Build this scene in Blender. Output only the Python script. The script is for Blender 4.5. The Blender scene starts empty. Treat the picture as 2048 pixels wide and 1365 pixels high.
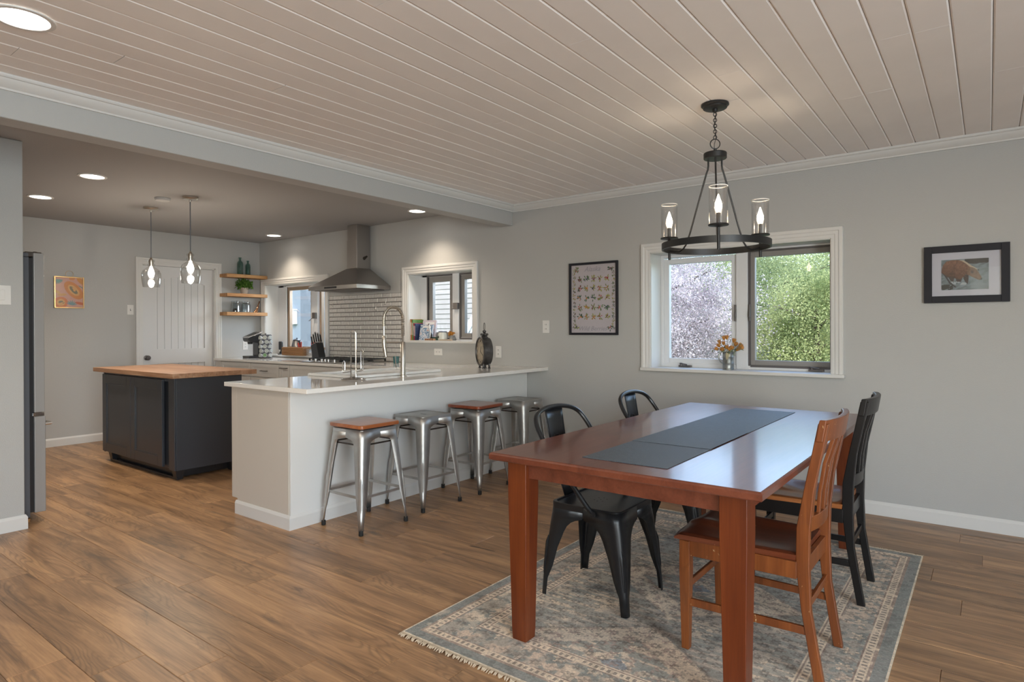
import bpy, math, random
import numpy as np
from mathutils import Vector, Matrix, Euler
random.seed(7)
rng = np.random.RandomState(11)
sc = bpy.context.scene
COL = sc.collection
PI = math.pi
R = math.radians

# ------------------------------------------------------------------ camera, world, sun, lights, exposure
cam_d = bpy.data.cameras.new('camera'); cam = bpy.data.objects.new('camera', cam_d); COL.objects.link(cam)
F_PX, YAW, PITCH, ROLL, CY = 1256.77, R(37.1966), R(-0.1534), R(-0.2218), 661.63
fw = Vector((-math.sin(YAW)*math.cos(PITCH), math.cos(YAW)*math.cos(PITCH), math.sin(PITCH)))
rt = Vector((math.cos(YAW), math.sin(YAW), 0)); up = rt.cross(fw)
rt2 = rt*math.cos(ROLL)+up*math.sin(ROLL); up2 = -rt*math.sin(ROLL)+up*math.cos(ROLL)
m = Matrix((rt2, up2, -fw)).transposed().to_4x4(); m.translation = Vector((0, 0, 1.2739))
cam.matrix_world = m
cam_d.sensor_width = 36; cam_d.lens = F_PX/2048*36; cam_d.shift_y = (CY-682.5)/2048
cam_d.clip_start = .05; cam_d.clip_end = 300
sc.camera = cam

world = bpy.data.worlds.new('sky'); sc.world = world; world.use_nodes = True
wn = world.node_tree; wn.nodes.clear()
_sky = wn.nodes.new('ShaderNodeTexSky'); _sky.sky_type = 'NISHITA'; _sky.sun_disc = False
_sky.sun_elevation = R(42); _sky.sun_rotation = R(150); _sky.air_density = 1.0; _sky.dust_density = 1.0
_bg = wn.nodes.new('ShaderNodeBackground'); _bg.inputs[1].default_value = 0.82
_wo = wn.nodes.new('ShaderNodeOutputWorld')
wn.links.new(_sky.outputs[0], _bg.inputs[0]); wn.links.new(_bg.outputs[0], _wo.inputs[0])

def lamp(name, typ, loc, energy, color=(1, 1, 1), direction=None, **kw):
    d = bpy.data.lights.new(name, typ); d.energy = energy; d.color = color
    for k, v in kw.items(): setattr(d, k, v)
    o = bpy.data.objects.new(name, d); COL.objects.link(o); o.location = loc
    if direction is not None: o.rotation_euler = Vector(direction).to_track_quat('-Z', 'Y').to_euler()
    return o
# the sun, high over the right-hand end of the house
lamp('sun', 'SUN', (6, -4, 12), 3.0, (1, .95, .86), (-.62, .62, -.75), angle=R(.6))
# daylight at the windows, plus area fill at openings added out of view
lamp('unseen_right_fill', 'AREA', (3.02, -.60, 1.25), 215, (.80, .91, 1), (-1, 0, .18), shape='RECTANGLE', size=2.6, size_y=2.1)
lamp('unseen_rear_fill', 'AREA', (1.2, -3.32, 1.5), 22, (.88, .95, 1), (0, 1, .6), shape='RECTANGLE', size=2.8, size_y=1.5)
lamp('window_daylight', 'AREA', (-1.57, 5.75, 2.25), 13, (.60, .78, 1), (-.10, -1, -.55), shape='RECTANGLE', size=1.9, size_y=1.5)
lamp('kitchen_window_daylight', 'AREA', (-7.3, 5.45, 2.0), 50, (.82, .91, 1), (.05, -1, -.4), shape='RECTANGLE', size=1.3, size_y=.9)
lamp('small_window_daylight', 'AREA', (-4.7, 5.45, 2.0), 20, (.82, .91, 1), (0, -1, -.4), shape='RECTANGLE', size=1.0, size_y=.8)
sc.view_settings.view_transform = 'Standard'; sc.view_settings.look = 'None'
sc.view_settings.exposure = 0.12; sc.view_settings.gamma = 1.0; sc.view_settings.use_curve_mapping = False
sc.cycles.use_denoising = True
sc.cycles.max_bounces = 8; sc.cycles.diffuse_bounces = 5; sc.cycles.transparent_max_bounces = 12
sc.cycles.sample_clamp_indirect = 6.0
sc.cycles.caustics_reflective = False; sc.cycles.caustics_refractive = False

# ------------------------------------------------------------------ mesh builder
class MB:
    def __init__(s): s.v = []; s.f = []; s.m = []; s.cur = 0
    def add(s, vs, fs):
        o = len(s.v); s.v += [tuple(v) for v in vs]
        s.f += [tuple(i+o for i in f) for f in fs]; s.m += [s.cur]*len(fs); return s
    def box(s, x0, y0, z0, x1, y1, z1):
        if x0 > x1: x0, x1 = x1, x0
        if y0 > y1: y0, y1 = y1, y0
        if z0 > z1: z0, z1 = z1, z0
        return s.add([(x0,y0,z0),(x1,y0,z0),(x1,y1,z0),(x0,y1,z0),(x0,y0,z1),(x1,y0,z1),(x1,y1,z1),(x0,y1,z1)],
                     [(0,3,2,1),(4,5,6,7),(0,1,5,4),(1,2,6,5),(2,3,7,6),(3,0,4,7)])
    def loft(s, secs, cap=True, closed=True):
        n = len(secs[0]); o = len(s.v); vs = [p for sec in secs for p in sec]; fs = []
        for i in range(len(secs)-1):
            for j in range(n if closed else n-1):
                k = (j+1) % n
                fs.append((i*n+j, i*n+k, (i+1)*n+k, (i+1)*n+j))
        if cap and closed:
            fs.append(tuple(reversed(range(n)))); fs.append(tuple((len(secs)-1)*n+j for j in range(n)))
        return s.add(vs, fs)
    def tube(s, pts, r, seg=8, closed=False, cap=True):
        pts = [Vector(p) for p in pts]; n = len(pts); rs = r if isinstance(r, (list, tuple)) else [r]*n
        tang = []
        for i in range(n):
            a = pts[(i-1) % n] if (closed or i > 0) else pts[0]; b = pts[(i+1) % n] if (closed or i < n-1) else pts[-1]
            t = (b-a); tang.append(t.normalized() if t.length > 1e-9 else Vector((0, 0, 1)))
        nrm = tang[0].orthogonal().normalized(); secs = []
        for i in range(n):
            t = tang[i]; nrm = (nrm-t*nrm.dot(t)); nrm = nrm.normalized() if nrm.length > 1e-6 else t.orthogonal().normalized()
            b = t.cross(nrm)
            secs.append([pts[i]+nrm*(math.cos(2*PI*j/seg)*rs[i])+b*(math.sin(2*PI*j/seg)*rs[i]) for j in range(seg)])
        if closed:
            # close the loop choosing the best twist
            best = min(range(seg), key=lambda k: (secs[0][k]-secs[-1][0]).length)
            secs.append([secs[0][(j+best) % seg] for j in range(seg)])
            return s.loft(secs, cap=False)
        return s.loft(secs, cap=cap)
    def lathe(s, prof, seg=24, c=(0, 0, 0), ax='z', cap=True):
        secs = []
        for r_, z_ in prof:
            r_ = max(r_, 1e-4); ring = []
            for j in range(seg):
                a = 2*PI*j/seg; x, y = r_*math.cos(a), r_*math.sin(a)
                p = (x, y, z_) if ax == 'z' else ((z_, x, y) if ax == 'x' else (y, z_, x))
                ring.append((p[0]+c[0], p[1]+c[1], p[2]+c[2]))
            secs.append(ring)
        return s.loft(secs, cap=cap)
    def prism(s, poly, a, b, ax='z'):
        def P(p, h):
            return (p[0], p[1], h) if ax == 'z' else ((h, p[0], p[1]) if ax == 'x' else (p[0], h, p[1]))
        return s.loft([[P(p, a) for p in poly], [P(p, b) for p in poly]])
    def bar(s, a, b, w, h, up_=(0, 0, 1)):
        a = Vector(a); b = Vector(b); d = (b-a).normalized(); u = Vector(up_); x = d.cross(u)
        x = x.normalized() if x.length > 1e-6 else d.orthogonal().normalized(); u = x.cross(d)
        def q(p): return [p+x*w/2+u*h/2, p-x*w/2+u*h/2, p-x*w/2-u*h/2, p+x*w/2-u*h/2]
        return s.loft([q(a), q(b)])
    def xf(s, M):
        s.v = [tuple(M @ Vector(v)) for v in s.v]; return s
    def mesh(s, name, smooth=35):
        me = bpy.data.meshes.new(name); me.from_pydata(s.v, [], s.f); me.validate()
        me.polygons.foreach_set('material_index', s.m[:len(me.polygons)]) if len(s.m) == len(me.polygons) else None
        if smooth:
            me.polygons.foreach_set('use_smooth', [True]*len(me.polygons)); me.set_sharp_from_angle(angle=R(smooth))
        me.update(); return me
    def build(s, name, mat, parent=None, bev=0, smooth=35, solid=0, sub=0, seg=2):
        me = s.mesh(name, smooth)
        for q in (mat if isinstance(mat, (list, tuple)) else [mat]): me.materials.append(q)
        o = bpy.data.objects.new(name, me); COL.objects.link(o)
        if solid:
            md = o.modifiers.new('solidify', 'SOLIDIFY'); md.thickness = solid; md.offset = -1
        if sub:
            md = o.modifiers.new('sub', 'SUBSURF'); md.levels = md.render_levels = sub
        if bev:
            md = o.modifiers.new('bevel', 'BEVEL'); md.width = bev; md.segments = seg; md.limit_method = 'ANGLE'; md.angle_limit = R(40); md.harden_normals = True
        if parent is not None:
            o.parent = parent; o.matrix_parent_inverse = Matrix.Translation(-WL.get(parent.name, Vector((0, 0, 0))))
        else: WL[o.name] = Vector((0, 0, 0))
        WL[o.name] = Vector((0, 0, 0)) if parent is None else WL.get(parent.name, Vector((0, 0, 0)))*0
        return o
WL = {}   # offset of empties, so children may be modelled in world coordinates

def B(x0, y0, z0, x1, y1, z1): return MB().box(x0, y0, z0, x1, y1, z1)
def tag(o, label=None, cat=None, group=None, kind=None):
    if label: o['label'] = label
    if cat: o['category'] = cat
    if group: o['group'] = group
    if kind: o['kind'] = kind
    return o
def thing(name, label, cat, loc=(0, 0, 0), group=None, kind=None):
    o = bpy.data.objects.new(name, None); COL.objects.link(o); o.location = loc; o.empty_display_size = .1
    WL[o.name] = Vector(loc)
    return tag(o, label, cat, group, kind)
def dup(root, loc, rotz=0, label=None, group=None, scale=None):
    r_ = root.copy(); COL.objects.link(r_); r_.location = loc; r_.rotation_euler = (0, 0, rotz)
    if scale: r_.scale = scale
    if label: r_['label'] = label
    if group: r_['group'] = group
    for ch in list(root.children):
        c = ch.copy(); COL.objects.link(c); c.parent = r_
        for g in list(ch.children):
            d = g.copy(); COL.objects.link(d); d.parent = c
    return r_
def lin(c):
    return tuple(((x/12.92) if x <= .04045 else ((x+.055)/1.055)**2.4) for x in c)
def hexc(r_, g, b): return lin((r_/255, g/255, b/255))

# ------------------------------------------------------------------ materials
def newmat(name):
    m_ = bpy.data.materials.new(name); m_.use_nodes = True; nt = m_.node_tree
    return m_, nt, nt.nodes['Principled BSDF'], nt.nodes['Material Output']
def N(nt, t, **kw):
    n = nt.nodes.new(t)
    for k, v in kw.items():
        if isinstance(k, str) and hasattr(n, k): setattr(n, k, v)
    return n
def setin(n, **kw):
    for k, v in kw.items():
        n.inputs[k.replace('_', ' ')].default_value = v
def ramp(nt, fac, stops):
    r_ = nt.nodes.new('ShaderNodeValToRGB'); el = r_.color_ramp.elements
    while len(el) > 1: el.remove(el[-1])
    el[0].position = stops[0][0]; el[0].color = (*stops[0][1], 1)
    for p, c in stops[1:]:
        e = el.new(p); e.color = (*c, 1)
    nt.links.new(fac, r_.inputs[0]); return r_.outputs[0]
def mixc(nt, f, a, b, mode='MIX'):
    n = nt.nodes.new('ShaderNodeMix'); n.data_type = 'RGBA'; n.blend_type = mode
    for i, x in ((0, f), (6, a), (7, b)):
        if hasattr(x, 'is_linked'): nt.links.new(x, n.inputs[i])
        elif isinstance(x, (int, float)): n.inputs[i].default_value = x
        else: n.inputs[i].default_value = (*x, 1)
    return n.outputs[2]
def math_(nt, op, a, b=0.0):
    n = nt.nodes.new('ShaderNodeMath'); n.operation = op
    for i, x in ((0, a), (1, b)):
        if hasattr(x, 'is_linked'): nt.links.new(x, n.inputs[i])
        else: n.inputs[i].default_value = x
    return n.outputs[0]
def coords(nt, scale=(1, 1, 1), kind='Object', rnd=False, rot=(0, 0, 0)):
    tc = nt.nodes.new('ShaderNodeTexCoord'); mp = nt.nodes.new('ShaderNodeMapping')
    src = tc.outputs[kind]
    if rnd:
        oi = nt.nodes.new('ShaderNodeObjectInfo'); vm = nt.nodes.new('ShaderNodeVectorMath'); vm.operation = 'ADD'
        m1 = math_(nt, 'MULTIPLY', oi.outputs['Random'], 37.0)
        cb = nt.nodes.new('ShaderNodeCombineXYZ')
        for i in range(3): nt.links.new(m1, cb.inputs[i])
        nt.links.new(src, vm.inputs[0]); nt.links.new(cb.outputs[0], vm.inputs[1]); src = vm.outputs[0]
    nt.links.new(src, mp.inputs[0]); mp.inputs['Scale'].default_value = scale; mp.inputs['Rotation'].default_value = rot
    return mp.outputs[0]
def noise(nt, vec, scale=5, detail=4, rough=.5, dist=0.0):
    n = nt.nodes.new('ShaderNodeTexNoise'); nt.links.new(vec, n.inputs['Vector'])
    n.inputs['Scale'].default_value = scale; n.inputs['Detail'].default_value = detail
    n.inputs['Roughness'].default_value = rough; n.inputs['Distortion'].default_value = dist
    return n.outputs['Fac']
def bump(nt, bs, h, strength=.2, dist=.01):
    b = nt.nodes.new('ShaderNodeBump'); b.inputs['Strength'].default_value = strength; b.inputs['Distance'].default_value = dist
    nt.links.new(h, b.inputs['Height']); nt.links.new(b.outputs[0], bs.inputs['Normal'])
def mat(name, col, rough=.5, metal=0.0, nscale=0, nstr=.15, ndist=.003, var=0.0, vscale=3, coat=0.0, spec=.5, emit=None, estr=0, vcol=None):
    m_, nt, bs, out = newmat(name)
    setin(bs, Base_Color=(*col, 1), Roughness=rough, Metallic=metal)
    bs.inputs['Specular IOR Level'].default_value = spec
    if coat: bs.inputs['Coat Weight'].default_value = coat; bs.inputs['Coat Roughness'].default_value = .08
    if var:
        v = noise(nt, coords(nt, (1, 1, 1)), vscale, 4, .55)
        lo = tuple(max(0, c*(1-var)) for c in col); hi = vcol or tuple(min(1, c*(1+var)) for c in col)
        nt.links.new(ramp(nt, v, [(.3, lo), (.7, hi)]), bs.inputs['Base Color'])
    if nscale:
        bump(nt, bs, noise(nt, coords(nt), nscale, 3, .6), nstr, ndist)
    if emit: bs.inputs['Emission Color'].default_value = (*emit, 1); bs.inputs['Emission Strength'].default_value = estr
    return m_
def wood(name, dark, mid, light, axis='x', rough=.4, scale=1.0, knots=0.0, rnd=False, coat=0.0, contrast=1.0, bstr=.08, wear=None, pvar=.0, rings=0.0):
    """procedural wood, grain running along one axis"""
    m_, nt, bs, out = newmat(name)
    st = {'x': (.9, 9, 9), 'y': (9, .9, 9), 'z': (9, 9, .9)}[axis]
    v = coords(nt, tuple(a*scale for a in st), rnd=rnd)
    n1 = noise(nt, v, 1.2, 5, .6, .9)
    st2 = {'x': (3, 90, 90), 'y': (90, 3, 90), 'z': (90, 90, 3)}[axis]
    n2 = noise(nt, coords(nt, tuple(a*scale for a in st2), rnd=rnd), 1.5, 3, .6)
    f = math_(nt, 'ADD', math_(nt, 'MULTIPLY', n1, .72), math_(nt, 'MULTIPLY', n2, .28))
    a, b = .5-.17/contrast, .5+.17/contrast
    c = ramp(nt, f, [(a, dark), (.5, mid), (b, light)])
    if rings:
        # contour lines of a stretched field: cathedral grain
        str_ = {'x': (.55, 3.6, 3.6), 'y': (3.6, .55, 3.6), 'z': (3.6, 3.6, .55)}[axis]
        nr_ = noise(nt, coords(nt, tuple(a_*scale for a_ in str_), rnd=rnd), 1.6, 2.0, .45, .35)
        sn = math_(nt, 'SINE', math_(nt, 'MULTIPLY', nr_, 190.0))
        ln = math_(nt, 'POWER', math_(nt, 'ADD', math_(nt, 'MULTIPLY', sn, .5), .5), 2.2)
        fade = ramp(nt, noise(nt, coords(nt, tuple(a_*scale*.8 for a_ in str_), rnd=rnd), 2.6, 2, .5), [(.42, (0, 0, 0)), (.60, (1, 1, 1))])
        c = mixc(nt, math_(nt, 'MULTIPLY', math_(nt, 'MULTIPLY', ln, fade), rings), c, tuple(x*.62 for x in dark))
    if knots:
        stk = {'x': (.9, 3.2, 3.2), 'y': (3.2, .9, 3.2), 'z': (3.2, 3.2, .9)}[axis]
        k = noise(nt, coords(nt, tuple(a_*scale for a_ in stk), rnd=rnd), 2.3, 6, .68, 1.5)
        kf = ramp(nt, k, [(.58, (0, 0, 0)), (.74, (1, 1, 1))])
        c = mixc(nt, math_(nt, 'MULTIPLY', kf, knots), c, (dark[0]*.42+.02, dark[1]*.5+.02, dark[2]*.6+.02))
        k2 = noise(nt, coords(nt, tuple(a_*scale*2.2 for a_ in stk), rnd=rnd), 2.1, 2, .5, .6)
        c = mixc(nt, math_(nt, 'MULTIPLY', ramp(nt, k2, [(.735, (0, 0, 0)), (.775, (1, 1, 1))]), knots), c, tuple(x*.28 for x in dark))
    if pvar and rnd:
        oi = nt.nodes.new('ShaderNodeObjectInfo')
        hv = nt.nodes.new('ShaderNodeHueSaturation'); nt.links.new(c, hv.inputs['Color'])
        nt.links.new(math_(nt, 'ADD', math_(nt, 'MULTIPLY', oi.outputs['Random'], pvar*2), 1-pvar), hv.inputs['Value'])
        c = hv.outputs[0]
    if wear:
        w = noise(nt, coords(nt, (1, 1, .6)), 70, 4, .6)
        w2_ = noise(nt, coords(nt, (1, 1, 1)), 9, 3, .6)
        wm = math_(nt, 'MULTIPLY', ramp(nt, w, [(.66, (0, 0, 0)), (.70, (1, 1, 1))]), ramp(nt, w2_, [(.50, (0, 0, 0)), (.60, (1, 1, 1))]))
        c = mixc(nt, wm, c, wear)
    nt.links.new(c, bs.inputs['Base Color'])
    setin(bs, Roughness=rough)
    if coat: bs.inputs['Coat Weight'].default_value = coat; bs.inputs['Coat Roughness'].default_value = .12
    if bstr: bump(nt, bs, n2, bstr, .002)
    return m_
def glass_mat(name, tint=(1, 1, 1), refl=1.0, rough=0.0, haze=0.0):
    m_ = bpy.data.materials.new(name); m_.use_nodes = True; nt = m_.node_tree; nt.nodes.clear()
    out = nt.nodes.new('ShaderNodeOutputMaterial'); tr = nt.nodes.new('ShaderNodeBsdfTransparent'); gl = nt.nodes.new('ShaderNodeBsdfGlossy')
    tr.inputs[0].default_value = (*tint, 1); gl.inputs['Roughness'].default_value = rough
    fr = nt.nodes.new('ShaderNodeLayerWeight'); fr.inputs[0].default_value = .35
    mx = nt.nodes.new('ShaderNodeMixShader')
    f = math_(nt, 'ADD', math_(nt, 'MULTIPLY', fr.outputs['Facing'], .55*refl), .03*refl)
    nt.links.new(f, mx.inputs[0]); nt.links.new(tr.outputs[0], mx.inputs[1]); nt.links.new(gl.outputs[0], mx.inputs[2])
    last = mx.outputs[0]
    if haze:
        df = nt.nodes.new('ShaderNodeBsdfTranslucent'); m2 = nt.nodes.new('ShaderNodeMixShader'); m2.inputs[0].default_value = haze
        nt.links.new(last, m2.inputs[1]); nt.links.new(df.outputs[0], m2.inputs[2]); last = m2.outputs[0]
    nt.links.new(last, out.inputs[0]); return m_
def print_mat(name, rough=.5):
    m_, nt, bs, out = newmat(name)
    at = nt.nodes.new('ShaderNodeAttribute'); at.attribute_name = 'print'
    nt.links.new(at.outputs['Color'], bs.inputs['Base Color']); setin(bs, Roughness=rough)
    return m_

M = {}
M['wall'] = mat('wall_paint', (.447, .447, .438), .75, nscale=170, nstr=.35, ndist=.004)
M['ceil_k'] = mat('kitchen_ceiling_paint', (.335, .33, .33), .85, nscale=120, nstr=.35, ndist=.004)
M['trim'] = mat('white_trim_paint', (.66, .655, .64), .38)
M['trimd'] = mat('door_paint', (.66, .66, .66), .42)
M['shiplap'] = mat('whitewashed_ceiling_boards', (.90, .86, .835), .6, var=.03, spec=.2, vscale=2.0, nscale=40, nstr=.06)
M['gap'] = mat('dark_gap', (.10, .085, .075), .9)
M['quartz'] = mat('white_quartz', (.80, .78, .75), .06, var=.02, vscale=40)
M['cab'] = mat('cabinet_paint', (.62, .60, .57), .4)
M['endp'] = mat('end_panel_warm_shade', (.56, .515, .46), .45)  # darker, warmer tone paints the dim warm light of the end face
M['panel'] = mat('white_panel_paint', (.72, .72, .71), .42)
M['tile'] = mat('grey_glazed_tile', (.53, .515, .50), .16, var=.10, vscale=60, nscale=30, nstr=.1)
M['grout'] = mat('dark_grout', (.17, .155, .15), .9)
M['steel'] = mat('brushed_steel', (.40, .385, .37), .33, 1.0, nscale=60, nstr=.03)
M['hood'] = mat('hood_steel', (.42, .395, .375), .42, 1.0)
M['gun'] = mat('gunmetal_stool', (.52, .515, .50), .47, 1.0, var=.12, vscale=9)
M['gund'] = mat('dark_gunmetal', (.10, .085, .075), .4, 1.0)
M['rubber'] = mat('black_rubber', (.012, .012, .012), .7)
M['blackmetal'] = mat('satin_black_metal', (.012, .0125, .014), .30, 0.0, spec=.40)
M['iron'] = mat('chandelier_metal', (.035, .035, .036), .42, .6)
M['chrome'] = mat('chrome', (.75, .74, .73), .12, 1.0)
M['nickel'] = mat('brushed_nickel', (.55, .50, .43), .28, 1.0)
M['black'] = mat('black_plastic', (.018, .019, .022), .3)
M['greyp'] = mat('grey_plastic', (.09, .095, .11), .35)
M['white'] = mat('white_plastic', (.72, .71, .69), .35)
M['island'] = mat('charcoal_paint', (.040, .044, .053), .28, nscale=15, nstr=.03)
M['fridge'] = mat('fridge_side', (.085, .092, .108), .42)
M['fridged'] = mat('fridge_door_steel', (.33, .32, .31), .38, .25)
M['framedark'] = mat('dark_window_frame', (.095, .085, .085), .5)
M['framewood'] = mat('tan_window_sash', (.33, .24, .17), .55)
M['sashgrey'] = mat('grey_window_sash', (.25, .235, .225), .5)
M['vinyl'] = mat('white_vinyl', (.70, .71, .73), .4)
M['glass'] = glass_mat('window_glass', (.97, .98, .98), .5)
M['lampglass'] = glass_mat('clear_lamp_glass', (.985, .98, .975), .8)
M['pendglass'] = glass_mat('seeded_pendant_glass', (.975, .975, .97), .8, .03, .0)
M['jarglass'] = glass_mat('jar_glass', (.88, .91, .92), 1.8)
M['tealglass'] = glass_mat('teal_glass', (.62, .76, .73), 1.0)
M['picglass'] = glass_mat('picture_glass', (.99, .99, .99), .12)
M['floor'] = wood('oak_laminate', (.185, .108, .058), (.37, .210, .106), (.54, .320, .160), 'x', .36, 1.0, .78, True, pvar=.15, bstr=.10, contrast=1.15, rings=.42)
M['cherry'] = wood('cherry_table', (.080, .018, .008), (.135, .034, .016), (.190, .056, .028), 'y', .34, .8, 0, coat=.42, contrast=.8, bstr=.03)
M['cherry'].node_tree.nodes['Principled BSDF'].inputs['Coat IOR'].default_value = 1.45
M['cherryz'] = wood('cherry_table_leg', (.065, .010, .002), (.115, .022, .004), (.175, .040, .008), 'z', .36, .8, 0, coat=.0, contrast=.8, bstr=.03)
M['oakz'] = wood('worn_chair_wood', (.100, .026, .006), (.160, .042, .009), (.235, .070, .016), 'z', .36, 1.0, .25, coat=.1, bstr=.03, wear=(.55, .38, .20))
M['oakx'] = wood('worn_chair_seat_wood', (.085, .018, .008), (.125, .030, .012), (.17, .045, .018), 'x', .28, 1.0, .2, coat=.25, bstr=.03, wear=(.5, .33, .18))
M['oakx2'] = wood('orange_chair_seat', (.22, .07, .02), (.32, .11, .035), (.42, .16, .05), 'x', .28, 1.0, .2, coat=.25, bstr=.03)
M['blackwood'] = mat('black_painted_wood', (.008, .007, .007), .33, var=.2, vscale=10, spec=.35)
M['butcher'] = wood('butcher_block', (.20, .095, .048), (.33, .175, .095), (.47, .29, .18), 'x', .4, 1.0, .3)
M['shelf'] = wood('reclaimed_shelf', (.24, .105, .035), (.40, .205, .080), (.54, .32, .15), 'y', .55, 1.2, .5)
M['stoolwood'] = wood('stool_seat_wood', (.23, .065, .018), (.34, .105, .032), (.45, .165, .055), 'y', .28, 1.4, .2, coat=.3)
M['stoolwoodd'] = wood('dark_stool_seat_wood', (.15, .03, .012), (.23, .052, .020), (.31, .085, .034), 'y', .28, 1.4, .2, coat=.3)
M['grass'] = mat('grass_ground', (.10, .16, .04), .9, var=.4, vscale=4)
M['bark'] = mat('bark', (.10, .075, .055), .9, nscale=20, nstr=.6, ndist=.02)
M['siding'] = mat('white_lap_siding', (.345, .315, .285), .6, var=.04, vscale=6)
M['bluegrey'] = mat('blue_grey_wall', (.20, .235, .27), .6)
M['fenceb'] = mat('grey_fence_board', (.48, .50, .53), .8, var=.2, vscale=8)
M['printm'] = print_mat('printed_paper', .35)
M['mat_board'] = mat('picture_mat_board', (.47, .47, .53), .5)
M['framebl'] = mat('black_picture_frame', (.018, .018, .024), .6, spec=.3)
M['gold'] = mat('gold_frame', (.62, .42, .20), .3, .8)
M['wicker'] = mat('wicker', (.30, .155, .065), .7, nscale=90, nstr=.6)

# ------------------------------------------------------------------ the room shell
D = 4.899; XB = -3.703; XK = -8.173; ZD = 2.475; ZK = 2.492
XR, YR = 2.95, -3.25
WT = .30
W1 = (-2.258, -.887, .945, 1.905); W2 = (-8.03, -6.675, .935, 1.895); W3 = (-5.176, -4.224, 1.150, 1.890)
w = MB()
x = XK-.12
for (a, b, c, d) in (W2, W3, W1):
    w.box(x, D, -.02, a, D+WT, 2.62); w.box(a, D, -.02, b, D+WT, c); w.box(a, D, d, b, D+WT, 2.62); x = b
w.box(x, D, -.02, XR+.2, D+WT, 2.62)
tag(w.build('wall_window', M['wall'], smooth=0), 'long greige wall holding the three windows', kind='structure')
tag(B(XK-.14, .58, -.02, XK, 3.355, 2.62).box(XK-.14, 4.265, -.02, XK, D, 2.62).box(XK-.14, 3.355, 2.085, XK, 4.265, 2.62).build('wall_kitchen', M['wall'], smooth=0), 'kitchen end wall with the panelled door', kind='structure')
tag(B(XK-.14, .58, -.02, -4.94, .72, 2.62).build('wall_back', M['wall'], smooth=0), 'wall behind the refrigerator', kind='structure')
tag(B(-5.055, YR, -.02, -4.94, 1.32, ZK).build('wall_left', M['wall'], smooth=0, bev=.006), 'short partition wall at the left edge with a switch', kind='structure')
# rear and right walls, with unseen openings added for the fill lights
r_ = MB().box(-5.055, YR-.15, -.02, -.25, YR, 2.62).box(2.65, YR-.15, -.02, XR+.2, YR, 2.62).box(-.25, YR-.15, -.02, 2.65, YR, .72).box(-.25, YR-.15, 2.28, 2.65, YR, 2.62)
tag(r_.build('wall_rear', M['wall'], smooth=0), 'wall behind the viewer with an unseen opening added for fill light', kind='structure')
r_ = MB().box(XR, YR, -.02, XR+.15, -1.95, 2.62).box(XR, .75, -.02, XR+.15, D, 2.62).box(XR, -1.95, 2.32, XR+.15, .75, 2.62).box(XR, -1.95, -.02, XR+.15, .75, .18)
tag(r_.build('wall_right', M['wall'], smooth=0), 'right wall with an unseen opening added for fill light', kind='structure')

# ceilings: deck above, boards of the dining ceiling, plain kitchen ceiling
ceil = tag(B(XB, YR-.15, ZD+.014, XR+.2, D+.1, ZD+.06).build('ceiling', M['gap'], smooth=0), 'whitewashed tongue and groove board ceiling over the dining side', kind='structure')
PITCH_C = .1317; x0 = -.248+PITCH_C*.5
cols = []
k = math.floor((XB-x0)/PITCH_C)
xx = x0+(k+1)*PITCH_C-PITCH_C
jk = {}   # joints seen in the photograph: column index -> y
def colof(xp): return math.floor((xp-(-.248))/PITCH_C)
for xp, yp in ((-.80, 2.724), (-1.04, 3.35), (-.20, 3.04), (-.45, 3.674), (-3.30, .866), (-3.04, 1.172), (-3.43, 1.475), (-2.40, 1.477), (-2.78, 1.793), (-2.66, 2.025)):
    jk[colof(xp)] = yp
board_cache = {}
def ceil_board(L):
    key = round(L, 2)
    if key not in board_cache:
        g, b_, t = .0022, .006, .014; w2 = PITCH_C/2-g/2; l2 = L/2-.0012
        sec = [(-w2, t), (-w2, b_*.7), (-w2+b_, 0), (w2-b_, 0), (w2, b_*.7), (w2, t)]
        me = MB().loft([[(p[0], -l2, p[1]) for p in sec], [(p[0], l2, p[1]) for p in sec]]).mesh('plank', 0)
        me.materials.append(M['shiplap']); board_cache[key] = me
    return board_cache[key]
ci = colof(XB)
nb = 0
while True:
    xc = -.248+(ci+.5)*PITCH_C
    if xc > XR-.02: break
    L = 3.66
    if ci in jk: ys = jk[ci]
    else: ys = 1.0+((ci*1.37) % 3.4)
    ys_list = sorted({ys-L, ys, ys+L, ys+2*L, ys-2*L})
    ys_list = [YR]+[q for q in ys_list if YR+.2 < q < D-.1]+[D]
    for a, b in zip(ys_list[:-1], ys_list[1:]):
        o = bpy.data.objects.new('plank', ceil_board(b-a)); COL.objects.link(o)
        o.parent = ceil; o.location = (xc, (a+b)/2, ZD+.0006*((ci*7) % 3)); o.scale = (1, (b-a)/round(b-a, 2), 1); nb += 1
    ci += 1
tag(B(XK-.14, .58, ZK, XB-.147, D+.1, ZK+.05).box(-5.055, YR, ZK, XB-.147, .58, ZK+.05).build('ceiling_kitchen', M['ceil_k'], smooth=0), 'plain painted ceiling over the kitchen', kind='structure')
tag(B(XB-.147, YR-.1, 2.282, XB, D, 2.60).build('trim_1', M['wall'], bev=.006), 'dropped beam between dining ceiling and kitchen', kind='structure')
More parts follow.
